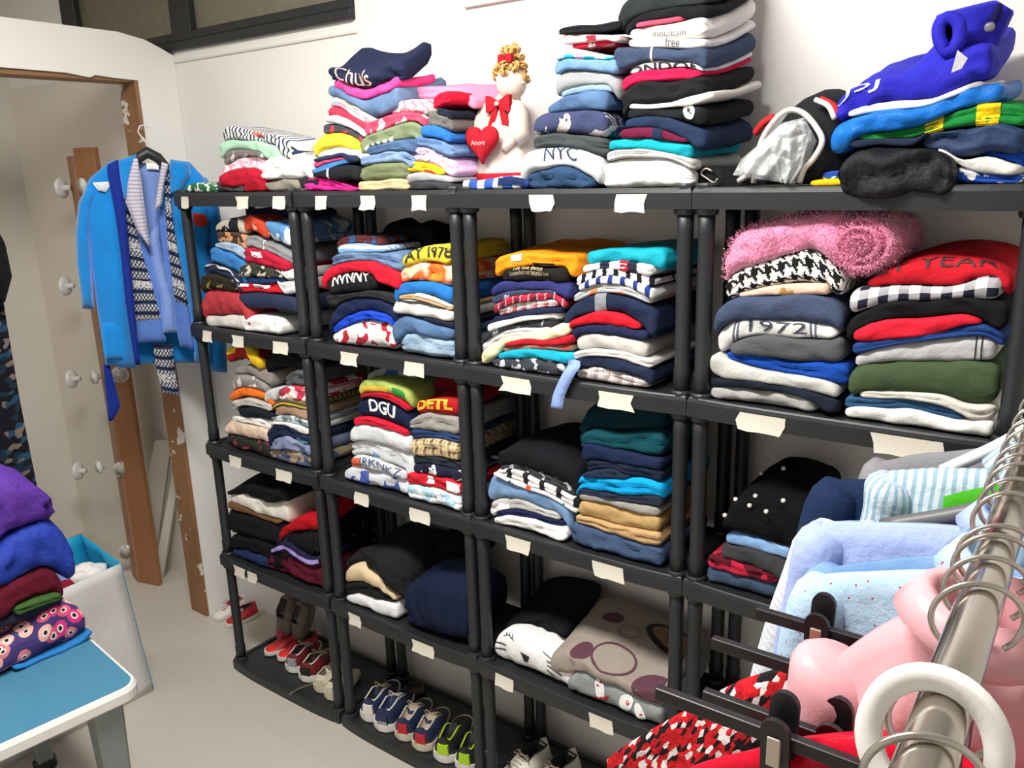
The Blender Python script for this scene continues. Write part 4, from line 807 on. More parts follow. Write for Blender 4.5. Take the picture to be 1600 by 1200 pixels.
# ------------------------------------------------------------------ generic draped sheet between two edges on a tilted vertical plane
class Frame:
    def __init__(s, p0, n):
        s.p = np.array(p0, float); s.n = np.array([n[0], n[1], 0.])/math.hypot(n[0], n[1]); s.t = np.cross([0, 0, 1.], s.n)   # t: along the plane
    def px(s, x, y, off=0):
        d = ray(x, y); q = s.p+s.n*off; return O+d*(((q-O)@s.n)/(d@s.n))
def sheet(name, fr, crop, Lp, Rp, off, mat, parent=None, th=.012, bulge=.012, fold=.006, nf=3, seed=1, nu=14, nv=26, **tg):
    cx, cy, sc = crop
    def cv(s): return np.array([fr.px(cx+float(t.split(',')[0])/sc, cy+float(t.split(',')[1])/sc, off) for t in s.split()])
    def samp(P):
        d = np.r_[0, np.cumsum(np.linalg.norm(np.diff(P, axis=0), axis=1))]; d /= d[-1]; v = np.linspace(0, 1, nv); return np.stack([np.interp(v, d, P[:, k]) for k in range(3)], 1)
    A, B = samp(cv(Lp)), samp(cv(Rp)); n = fr.n; V = []; UVs = []
    for side in (1, -1):
        for i in range(nv):
            w_ = np.linalg.norm(B[i]-A[i]); 
            for j in range(nu):
                t = j/(nu-1); p = A[i]*(1-t)+B[i]*t; e = math.sqrt(max(0, 1-(2*t-1)**2)); v = i/(nv-1); ev = min(1, .35+v*8, .35+(1-v)*10)
                d = bulge*e*ev*(1 if side > 0 else .2)+side*th/2*min(1, e*3)*ev+fold*math.sin(t*nf*6.28+seed+1.5*v)*e*min(1, v*2)+.008*nz(p[0]*9+seed, p[1]*9, p[2]*6)*e
                V.append(p+n*d); UVs.append((t*w_, v*np.linalg.norm(A[-1]-A[0])))
    Fc = []; M = nv*nu
    for i in range(nv-1):
        for j in range(nu-1):
            q = (i*nu+j, i*nu+j+1, (i+1)*nu+j+1, (i+1)*nu+j); Fc.append(q[::-1]); Fc.append(tuple(M+k for k in q))
    rim = [j for j in range(nu)]+[i*nu+nu-1 for i in range(1, nv)]+[(nv-1)*nu+j for j in range(nu-2, -1, -1)]+[i*nu for i in range(nv-2, 0, -1)]
    for k in range(len(rim)): a_, b_ = rim[k], rim[(k+1) % len(rim)]; Fc.append((a_, b_, M+b_, M+a_))
    o = mesh(name, V, Fc, mat, parent, np.array(UVs)); return tag(o, **tg) if tg else o
# ---- clothes hanging at the doorway
RF = Frame((-.215, .03, 1.86), (.85, -.5)); RC = (90, 200, 2.608)
BLUE = fab('1183d2', bump=.5, sheen=.5); NAVY = fab('1b2f86', bump=.4); NORD = fab('1f2744/nd/d9d8d6'); PERI = fab('5a7cc4'); PERL = fab('7b97d4'); GREYS = fab('c4c0cc/hs/9c98ac/.012/.3')
p = RF.px(235, 245, .0); hg = mk('clothes_hanger', tuple(p), label='black clothes hanger holding the blue robe at the doorway', cat='hanger')
neck = RF.px(230, 238, .03); t_ = RF.t
MB().tube([neck-t_*.10+np.array([0, 0, -.11]), neck-t_*.06+np.array([0, 0, -.055]), neck-t_*.03+np.array([0, 0, -.018]), neck, neck+t_*.03+np.array([0, 0, -.018]), neck+t_*.06+np.array([0, 0, -.055]), neck+t_*.10+np.array([0, 0, -.11])], [.006, .012, .018, .02, .018, .012, .006], 10).build('hanger_body', BLK, hg, smooth=True)
hk = [neck+np.array([0, 0, z])+t_*x for x, z in ((0, .01), (0, .035), (-.012, .05), (-.02, .066), (-.012, .084), (.004, .088), (.016, .078))]
MB().tube(hk, .0022, 8).build('hook', plain('wire_white', 'd8d8d4', .4), hg, smooth=True)
MB().tube([hk[4], (XP-.001, .145, hk[4][2]+.003)], .002, 6).build('wire_loop', plain('wire_white', 'd8d8d4', .4), hg)
rb = mk('bathrobe', tuple(RF.px(235, 575, 0)), label='bright blue hooded bathrobe with navy edging hanging at the doorway', cat='robe')
sheet('robe_back', RF, RC, '150,225 140,400 165,700 205,965', '590,225 600,400 600,700 590,955', -.035, BLUE, rb, th=.01, bulge=-.01)
sheet('robe_panel', RF, RC, '215,135 120,212 105,300 125,440 148,640 170,800 195,966', '262,128 275,215 280,300 285,440 300,640 312,800 322,978', .035, BLUE, rb, bulge=.03, nf=1.2, seed=2)
sheet('robe_panel', RF, RC, '462,128 455,250 468,450 515,650 538,780 558,950', '540,140 606,212 622,330 620,500 625,800 632,965', .03, BLUE, rb, bulge=.025, nf=1.3, seed=5)
sheet('edging', RF, RC, '203,150 200,175 232,330 256,500 276,700 300,860 316,965', '247,128 252,180 276,330 290,500 312,700 325,860 338,965', .098, NAVY, rb, bulge=.006, fold=.001, nu=7)
sheet('hood', RF, RC, '246,132 250,190 272,290', '322,106 298,190 280,300', .092, BLUE, rb, bulge=.02, fold=0, nu=8)
sheet('hood', RF, RC, '458,130 452,190 455,270', '538,138 545,190 500,260', .055, BLUE, rb, bulge=.025, fold=0, nu=8)
sheet('sleeve', RF, RC, '135,210 85,300 72,430 78,560 100,735', '175,230 145,330 135,440 140,570 150,735', .03, BLUE, rb, bulge=.04, nf=.6, seed=3, nu=10)
sheet('sleeve', RF, RC, '560,190 590,300 596,450 604,600 612,985', '610,205 655,285 676,450 680,700 692,995', .012, BLUE, rb, bulge=.03, nf=.6, seed=4, nu=10)
sheet('belt', RF, RC, '186,960 194,1060 203,1140 208,1195', '212,965 238,1060 257,1133 226,1190', .02, NAVY, rb, bulge=.003, fold=.002, nu=6, nv=12)
sheet('pocket', RF, RC, '180,792 184,860 195,940', '258,796 262,860 270,940', .072, BLUE, rb, th=.006, bulge=.006, fold=0, nu=8, nv=8)
sheet('white_patch', RF, RC, '143,222 150,236 165,255', '210,218 212,238 196,262', .075, fab('d3dbe2'), rb, th=.004, bulge=.004, fold=0, nu=6, nv=6)
sheet('red_emblem', RF, RC, '552,345 552,375 560,400', '600,352 615,385 600,402', .072, fab('c8382c'), rb, th=.004, bulge=.004, fold=0, nu=6, nv=6)
cg = mk('knit_cardigan', tuple(RF.px(235, 500, .03)), label='navy and white nordic knit cardigan worn inside the blue robe', cat='cardigan')
sheet('front_panel', RF, RC, '276,330 290,480 300,600 311,785', '305,350 348,520 388,640 428,780', .05, NORD, cg, bulge=.01, nf=.8)
sheet('front_panel', RF, RC, '428,168 440,340 448,480 468,640 476,700', '458,168 464,340 486,480 514,620 534,728', .05, NORD, cg, bulge=.01, nf=.8)
sheet('sleeve', RF, RC, '388,880 398,960 415,1030 430,1080', '468,880 474,960 486,1040 500,1090', .012, NORD, cg, bulge=.02, fold=.003, nu=10)
hd = mk('hooded_sweatshirt', tuple(RF.px(250, 535, 0)), label='periwinkle hooded sweatshirt with striped grey hood inside the nordic cardigan', cat='sweatshirt')
sheet('inner_back', RF, RC, '322,140 335,260 355,430 385,600', '428,150 418,290 420,430 440,600', .0, PERL, hd, fold=.002)
sheet('front_panel', RF, RC, '285,330 300,480 308,700 312,800 318,876', '318,380 385,520 420,640 435,780 442,870', .038, PERI, hd, bulge=.012, nf=1)
sheet('front_panel', RF, RC, '405,330 430,560 470,780 500,890', '440,330 470,500 540,740 560,905', .038, PERI, hd, bulge=.012, nf=1, seed=7)
sheet('facing', RF, RC, '362,440 385,560 420,700 430,835', '405,400 430,540 475,700 486,832', .052, PERL, hd, bulge=.01, fold=.002, nu=8)
sheet('hood_lining', RF, RC, '310,124 282,220 276,300 325,420 368,480', '326,124 342,220 352,300 368,420 380,482', .104, GREYS, hd, bulge=.014, fold=.002, nu=9)
sheet('hood_lining', RF, RC, '424,138 402,280 394,335', '452,148 434,230 424,318', .09, GREYS, hd, bulge=.01, fold=.001, nu=8)
sheet('size_label', RF, RC, '360,142 362,155 364,168', '412,146 412,158 412,170', .03, fab('eeeeee'), hd, th=.002, bulge=0, fold=0, nu=4, nv=4)
# floral dress and black sleeve at the picture's edge
DF = Frame((-.28, -.47, 1.3), (.85, -.5))
dr = sheet('floral_dress', DF, (0, 360, 1), '-110,-10 -120,60 -140,200 -160,420', '-8,20 10,140 32,270 58,400', 0, fab('15161c/vo/60/23425a,15161c,15161c,6a5f58,1b2c3c,15161c,15161c'), None, bulge=.05, nf=2, label='black dress printed with blue and taupe leaves hanging by the doorway', cat='dress')
sheet('black_coat', DF, (0, 360, 1), '-110,-60 -115,0 -110,60 -100,118', '-14,-20 8,20 19,72 8,112', .07, fab('141416'), None, bulge=.03, nf=1, label='black coat sleeve hanging above the leaf printed dress', cat='coat')

# ---- hook post leaning in the passage
ps = mk('coat_hook_post', (-.93, .19, 0), label='tall brown wooden post studded with round white knobs in the passage', cat='coat rack')
W1, W2 = wood('post_wood_a', '8e6349', 'ad8062'), wood('post_wood_b', '8a5a38', 'a8764c')
MB().box((-1.06, .155, 0), (-.965, .18, 1.885), .004, Matrix.Rotation(-.25, 3, 'Z')).build('side_board', W1, ps)
MB().box((-.975, .165, 0), (-.862, .19, 1.915), .004, Matrix.Rotation(.25, 3, 'Z')).build('front_board', W2, ps)
MB().box((-.965, .158, 0), (-.945, .172, 1.89), .003).build('corner_strip', W1, ps)
KN = plain('knob_white', 'e4e4e2', .3)
def knob(px, py, y, ax, stem, r=.032, mat=None):
    c_ = np.array(hy(px, py, y)); ax = np.array(ax, float); ax /= np.linalg.norm(ax); q = MB()
    pr_ = [(stem, .012), (.012, .011), (.008, r*.6), (.004, r*.95), (-.004, r), (-.009, r*.93), (-.010, r*.75), (-.006, r*.6), (-.006, .001)]
    q.tube([c_-ax*d for d, _ in pr_], [a_ for _, a_ in pr_], 18); return q.build('knob', mat or KN, ps, smooth=True)
for px, py in ((97, 294), (103, 447), (113, 592), (123, 736)): knob(px, py, .13, (-.95, -.6, -.05), .035, .042)
for px, py in ((130, 290), (148, 590), (155, 730)): knob(px, py, .125, (-.1, -1, 0), .02, .03)
CLR = plain('knob_pale', 'c9c4bc', .25)
for px, py in ((188, 585), (190, 733), (197, 862)): knob(px, py, .15, (.8, -.6, 0), .02, .036, CLR)
# ---- pale boards leaning on the passage wall
PB = plain('pale_board', 'd2ccc2', .75, var=.05, nscale=5)
for i, (lab, a_, b_, wd) in enumerate((('wide pale board leaning on the passage wall behind the doorway', (224, 893), (256, 688), .11), ('narrow white batten leaning beside the wide pale board', (247, 905), (276, 742), .045))):
    p0 = hz(*a_, 0); p1 = hy(*b_, YB-.03); d = (p1-p0); x_ = np.array([.85, .5, 0]); x_ /= np.linalg.norm(x_); nn = np.cross(d, x_); nn /= np.linalg.norm(nn); q = []
    q = [p0-x_*wd/2, p0+x_*wd/2, p1+x_*wd/2*.7, p1-x_*wd/2*.7]; V = [v-nn*.01 for v in q]+[v+nn*.01 for v in q]
    V = [np.array([v[0], min(v[1], YB-.014), max(v[2], 0)]) for v in V]
    tag(mesh('leaning_board', V, [(0, 1, 2, 3), (7, 6, 5, 4), (0, 4, 5, 1), (1, 5, 6, 2), (2, 6, 7, 3), (3, 7, 4, 0)], PB, smooth=False), lab, 'board')
# ------------------------------------------------------------------ rag doll on the doll's unit
dx, dy, dz = 1.213, .13, ZT[4]
dl = mk('rag_doll', (dx, dy, dz), label='rag doll in cream dress holding a red heart on the shelf top', cat='doll')
CRM = fab('d6c9bc/sp/c9b9aa/60/.6'); SKIN = fab('f0dccb', bump=.1); RED = fab('b3202c'); YARN = plain('yarn_blond', 'd3a663', .9, var=.2, nscale=40)
prof = [(0, .082), (.012, .088), (.06, .080), (.12, .066), (.17, .052), (.2, .040), (.222, .020)]
def robe_ring(z, r, k=28, ox=0.0): return [(dx+ox+r*(1+.10*math.sin(7*2*math.pi*j/k)*max(0, 1-z/.16))*math.cos(2*math.pi*j/k), dy+.72*r*(1+.10*math.sin(7*2*math.pi*j/k+1)*max(0, 1-z/.16))*math.sin(2*math.pi*j/k), dz+z) for j in range(k)]
MB().rings([robe_ring(z, r) for z, r in prof]).build('dress', CRM, dl, smooth=True)
MB().rings([robe_ring(z, r+.003) for z, r in ((.018, .0875), (.02, .0885), (.034, .0855), (.036, .084))], False).build('hem_band', RED, dl, smooth=True)
hc = np.array([dx+.02, dy, dz+.248]); MB().ball(hc, .038, 20, (1, .95, 1.12)).build('head', SKIN, dl, smooth=True)
q = MB(); rnd = random.Random(5)
for k in range(110):
    th = rnd.uniform(0, 6.28); ph = rnd.uniform(-.1, 1.5); rr = .040
    d = np.array([math.cos(th)*math.cos(ph), math.sin(th)*math.cos(ph), math.sin(ph)]); 
    if d[1] < -.3 and ph < .35: continue
    b0 = hc+d*np.array([rr, rr, rr*1.15])+np.array([0, 0, .006+(.03 if ph > .9 else 0)*rnd.random()]); ax = Vector((rnd.gauss(0, 1), rnd.gauss(0, 1), rnd.gauss(0, 1))).normalized(); s1 = ax.orthogonal().normalized(); s2 = ax.cross(s1)
    R0 = rnd.uniform(.006, .011); q.tube([b0+np.array(s1)*R0*math.cos(t)+np.array(s2)*R0*math.sin(t)+np.array(ax)*(.004*t/6) for t in np.linspace(0, 9, 13)], .0026, 5)
h_ = q.build('hair', YARN, dl, smooth=True); h_['kind'] = 'stuff'
for sx in (-1, 1):
    q = MB(); c0 = hc+np.array([-.014, -.036, -.050]); q.rings([[c0+np.array([sx*x, yv, z]) for yv, z in ((-.006, -h), (.006, -h), (.006, h), (-.006, h))] for x, h in ((.002, .006), (.014, .012), (.030, .020), (.036, .019))]).build('bow_loop', RED, dl)
    MB().rings([[c0+np.array([sx*(x+.004)+e, -.004, z]) for e in (-w_, w_)]+[c0+np.array([sx*(x+.004)+e, .002, z]) for e in (w_, -w_)] for x, z, w_ in ((.002, 0, .004), (.010, -.025, .009), (.018, -.05, .011))]).build('bow_tail', RED, dl)
    q = MB(); s_ = np.array([dx+sx*.036, dy-.012, dz+.195]); e_ = np.array([dx+sx*.062, dy-.03, dz+.125]); g_ = np.array([dx+sx*.040, dy-.050, dz+.105])
    q.tube([s_, (s_*2+e_)/3+np.array([sx*.006, 0, 0]), e_, (e_+g_)/2], [.018, .024, .026, .024], 14).build('sleeve', CRM, dl, smooth=True)
    MB().tube([(e_+g_)/2, g_, g_+np.array([-sx*.010, -.004, -.014])], [.012, .013, .008], 12).build('hand', SKIN, dl, smooth=True)
MB().ball(hc+np.array([-.014, -.044, -.05]), .006, 10).build('pearl_button', PEARL, dl, smooth=True); MB().ball(hc+np.array([.038, -.006, -.004]), .004, 8).build('earring', PEARL, dl, smooth=True)
for sx in (-1, 1): MB().rings([[hc+np.array([.006+sx*x, -.030, .052])+np.array([0, yv, z]) for yv, z in ((-.005, -h), (.005, -h), (.005, h), (-.005, h))] for x, h in ((.001, .004), (.010, .010), (.020, .009))]).build('hair_bow', RED, dl)
hp = [(16*math.sin(t)**3, 13*math.cos(t)-5*math.cos(2*t)-2*math.cos(3*t)-math.cos(4*t)) for t in np.linspace(0, 2*math.pi, 36, endpoint=False)]
q = MB(); hcn = np.array([dx-.016, dy-.078, dz+.108]); q.rings([[hcn+np.array([x*s*.0031, yv, y*s*.0031+.002]) for x, y in hp] for yv, s in ((-.016, .25), (-.014, .7), (-.006, .97), (0, 1), (.006, .97), (.014, .7))])
ht = q.build('heart', RED, dl, smooth=True)
bm = text_bm('Amore', .017, .042); V = [hcn+np.array([v.co.x, -.0165, v.co.y]) for v in bm.verts]; bm.verts.index_update(); mesh('heart_lettering', V, [[v.index for v in f.verts] for f in bm.faces], plain('print_pink', 'e9b8b4', .7), ht, smooth=False); bm.free()
# ------------------------------------------------------------------ backpack with a clear plastic bag
bk = mk('backpack', (1.955, .09, ZT[4]), label='black backpack with white and red piping stuffed with clear plastic', cat='backpack')
BKF = fab('1d1e21', rough=.75, sheen=0); cx_, cy_, cz_ = 1.965, .11, ZT[4]
rg = []
for i in range(13):
    v = i/12; z = cz_+.002+.172*v; k = math.sqrt(max(.02, 1-v**3.2)); sh = .035*v
    rg.append([(cx_+sh+(.100+.01*math.cos(th))*k*math.cos(th)*(1+.03*nz(math.cos(th)*2, v*3, 1)), cy_+.095*k*math.sin(th), z) for th in np.linspace(0, 2*math.pi, 32, endpoint=False)])
MB().rings(rg).build('bag_body', BKF, bk, smooth=True)
pip = [hy(1080+x/3.077, y/3.077, yy) for x, y, yy in ((300, 880, .0), (330, 700, .0), (400, 580, .0), (470, 530, .01), (540, 545, .015), (600, 610, .012), (630, 680, .0), (590, 760, -.01), (545, 810, -.012), (520, 880, -.012))]
def smoothpath(P, n=40):
    P = np.array(P); t = np.linspace(0, len(P)-1, n); i = np.clip(t.astype(int), 0, len(P)-2); f = (t-i)[:, None]
    m = np.gradient(P, axis=0); return (2*f**3-3*f**2+1)*P[i]+(f**3-2*f**2+f)*m[i]+(-2*f**3+3*f**2)*P[i+1]+(f**3-f**2)*m[i+1]
PW = fab('d8d2cc', bump=.1)
MB().tube(smoothpath(pip), .0055, 8).build('piping', PW, bk, smooth=True)
MB().tube(smoothpath([hy(1080+x/3.077, y/3.077, yy) for x, y, yy in ((310, 640, .03), (350, 590, .02), (400, 560, .02))], 12), .007, 8).tube(smoothpath([hy(1080+x/3.077, y/3.077, yy) for x, y, yy in ((625, 480, .03), (680, 510, .012), (715, 560, .005))], 12), .007, 8).build('red_trim', fab('c22a2c'), bk, smooth=True)
MB().tube(smoothpath([hy(1080+x/3.077, y/3.077, yy) for x, y, yy in ((600, 480, .03), (660, 510, .008), (690, 570, .0))], 12), .005, 8).build('piping', PW, bk, smooth=True)
MB().tube(smoothpath([hy(1080+x/3.077, y/3.077, yy) for x, y, yy in ((230, 870, .02), (330, 800, .0), (380, 760, .01))], 10), .006, 8).build('piping', PW, bk, smooth=True)
st = [hy(1080+x/3.077, y/3.077, yy) for x, y, yy in ((-10, 850, .03), (60, 850, .03), (150, 850, .035), (240, 850, .05))]
q = MB(); q.rings([[p+np.array([0, 0, -.022]), p+np.array([0, -.004, -.022]), p+np.array([0, -.004, .022]), p+np.array([0, 0, .022])] for p in st]).build('strap', BKF, bk)
GM = plain('buckle_grey', '9a9488', .35, metal=.6)
cb = st[1]; q = MB(); q.tube([cb+np.array([x, -.007, z]) for x, z in ((-.022, -.018), (-.022, .018), (-.012, .018), (-.012, -.018))], .0022, 6, closed=True)
q.tube(smoothpath([cb+np.array([x, -.008, z]) for x, z in ((.022, .010), (.008, .016), (-.002, .006), (.012, -.004), (.026, -.012), (.034, -.004))], 20), .0024, 6).build('buckle', GM, bk, smooth=True)
# plastic: crumpled film lump
pm = NT('clear_plastic'); pm.b.inputs['Base Color'].default_value = lin('e6e9eb'); pm.b.inputs['Roughness'].default_value = .12; pm.b.inputs['Alpha'].default_value = .4; pm.b.inputs['IOR'].default_value = 1.5; pbp = pm.add('ShaderNodeBump'); pbp.inputs['Strength'].default_value = 1; pbp.inputs['Distance'].default_value = .02; ptc = pm.add('ShaderNodeTexCoord'); pvo = pm.add('ShaderNodeTexVoronoi', feature='DISTANCE_TO_EDGE'); pvo.inputs['Scale'].default_value = 30; pm.link(ptc.outputs['Object'], pvo.inputs['Vector']); pm.link(pvo.outputs[0], pbp.inputs['Height']); pm.link(pbp.outputs[0], pm.b.inputs['Normal']); pm.b.inputs['Specular IOR Level'].default_value = .8
PF = Frame(hy(1230, 225, .01), (.45, -1)); pb = mk('plastic_bag', tuple(PF.px(1220, 270)), label='crumpled clear plastic bag in the mouth of the black backpack', cat='plastic bag')
sheet('film_front', PF, (1080, 0, 3.077), '440,590 330,690 240,765 200,842', '545,565 605,680 560,790 500,886', .02, pm.m, pb, th=.004, bulge=.03, fold=.007, nf=3.3, seed=3, nu=34, nv=34)
sheet('film_back', PF, (1080, 0, 3.077), '420,600 300,720 250,790 260,850', '560,580 610,690 580,780 520,870', -.005, pm.m, pb, th=.004, bulge=.02, fold=.012, nf=2.6, seed=8, nu=34, nv=34)
sheet('film_flap', PF, (1080, 0, 3.077), '400,640 380,720 400,800 430,880', '520,600 560,700 540,800 480,884', .045, pm.m, pb, th=.003, bulge=.012, fold=.010, nf=2.1, seed=13, nu=30, nv=30)
# rolled sleeve of the royal blue jacket
rj = CL['royal'].o; RB = fab('2b2ab4', rough=.7); S5 = lambda x, y, yy: hy(1080+x/3.077, y/3.077, yy)
BF = Frame((2.08, .055, 1.9), (.25, -1))
sheet('raised_flap', BF, (1080, 0, 3.077), '1180,75 1158,130 1180,205 1105,285 1000,365', '1470,2 1556,55 1500,180 1452,300 1380,420', 0, RB, rj, th=.03, bulge=.035, fold=.008, nf=1.2, seed=4)
sheet('flap_crease_shade', BF, (1080, 0, 3.077), '1465,20 1440,70 1425,130', '1500,20 1490,80 1450,140', .047, fab('17164e'), rj, th=.004, bulge=.004, fold=0, nu=6, nv=10)  # dark navy patch: shade of the flap's crease put in as colour
q = MB(); q.tube(smoothpath([S5(x, y, -.0) for x, y in ((1225, 250), (1195, 190), (1195, 120), (1240, 85), (1285, 110), (1290, 180), (1260, 240))], 26), .011, 10, closed=True).build('cuff', RB, rj, smooth=True)
q = MB(); q.rings([[S5(x+dx_, y, yy) for x, y, yy in ((1225, 240, .0), (1200, 190, .0), (1205, 125, .0), (1240, 95, .0), (1278, 118, .0), (1280, 180, .0), (1255, 232, .0))] for dx_ in (0, 3)]).build('cuff_lining', fab('17164e'), rj)
MB().ball(S5(1435, 130, -.005), .008, 12, (1, .3, 1)).build('snap_button', plain('snap_grey', '6a6a72', .4), rj, smooth=True)
q = MB(); q.add([S5(x, y, -.035) for x, y in ((1250, 350), (1280, 240), (1330, 280), (1300, 330))]+[S5(x, y, -.030) for x, y in ((1250, 350), (1280, 240), (1330, 280), (1300, 330))], [(0, 1, 2, 3), (7, 6, 5, 4), (0, 4, 5, 1), (1, 5, 6, 2), (2, 6, 7, 3), (3, 7, 4, 0)]).build('grey_patch', fab('b9bac2'), rj)
# ------------------------------------------------------------------ pink fleece rolled above the houndstooth scarf
FUR = fab('ec93b8', bump=1.0, sheen=.6)
fo = CL['fleece'].o; cR = np.array(hy(1060+850/2.963, 300+245/2.963, .0)); V = []; Fc = []; nt, nr = 56, 26
for i in range(nr):   # spiral face then barrel
    for j in range(nt):
        th = 2*math.pi*j/nt
        if i < 14: r_ = .050*(i+.3)/13.3; sp = math.sin((r_/.0155-th/(2*math.pi))*2*math.pi); y_ = -.012+.010*sp-.012*(1-(r_/.050)**2)*0+.012*(r_/.050)**4
        else: r_ = .052; y_ = .004+.018*(i-13)
        k = 1+.10*nz(math.cos(th)*3, math.sin(th)*3, i*.4)
        V.append((cR[0]+r_*k*math.cos(th)*1.12, cR[1]+y_, cR[2]+r_*k*math.sin(th)))
for i in range(nr-1):
    for j in range(nt): Fc.append((i*nt+j, i*nt+(j+1) % nt, (i+1)*nt+(j+1) % nt, (i+1)*nt+j))
Fc += [tuple(range(nt))[::-1], tuple((nr-1)*nt+j for j in range(nt))]
mesh('rolled_end', V, Fc, FUR, fo, uv=np.array([(v[0]*1., v[2]*1.) for v in V]))
rnd = random.Random(3); V = []; Fc = []    # pile of the fleece: short tufts
src = [(v.co+Vector(PO[fo.name]), v.normal) for v in fo.data.vertices if v.co.y+PO[fo.name][1] < .14 and v.normal.z > -.5]+[(Vector(x), Vector((x[0]-cR[0], -.02, x[2]-cR[2])).normalized()) for x in [V_ for V_ in [tuple(np.array(v.co)+PO[fo.name]) for v in fo.children[0].data.vertices]]]
for p_, n_ in src:
    for k in range(12):
        b0 = np.array(p_)+np.array([rnd.gauss(0, .004) for _ in range(3)]); d = np.array(n_)+np.array([rnd.gauss(0, .5) for _ in range(3)]); d /= np.linalg.norm(d)+1e-9; s_ = np.cross(d, [rnd.gauss(0, 1), rnd.gauss(0, 1), rnd.gauss(0, 1)]); s_ /= np.linalg.norm(s_)+1e-9; L_ = rnd.uniform(.003, .006); b = len(V)
        V += [b0-s_*.0009, b0+s_*.0009, b0+d*L_]; Fc.append((b, b+1, b+2))
o = mesh('fleece_pile', V, Fc, FUR, fo); o['kind'] = 'stuff'
pile(D1, 1.585, '', [('ts', '690,440 750,405 810,420', '3a1d5c', '', {'lab': 'small purple garment tucked beneath the rolled pink fleece', 'th': .04, 'yf': .02, 'dep': .2}), ('ts', '800,405 880,400 905,410', '2f5a2a', '', {'lab': 'dark green garment corner under the rolled pink fleece', 'th': .03, 'yf': .05, 'dep': .18})], lim=lim(3))
# blue ribbon hanging over the shelf edge
rp = smoothpath([hy(897, 560, .0), hy(897, 572, -.035), hy(889, 584, -.046), hy(880, 602, -.048), hy(873, 620, -.047), hy(870, 638, -.045)], 20); q = MB()
q.rings([[p+np.array([-.016, 0, 0]), p+np.array([-.016, -.0012, 0]), p+np.array([.016, -.0012, 0]), p+np.array([.016, 0, 0])] for p in rp]); tag(q.build('ribbon', fab('8fa8e0/sp/c3d4f2/30/.5'), smooth=True), 'pale blue ribbon hanging over the shelf edge beside the turquoise tee', 'ribbon')
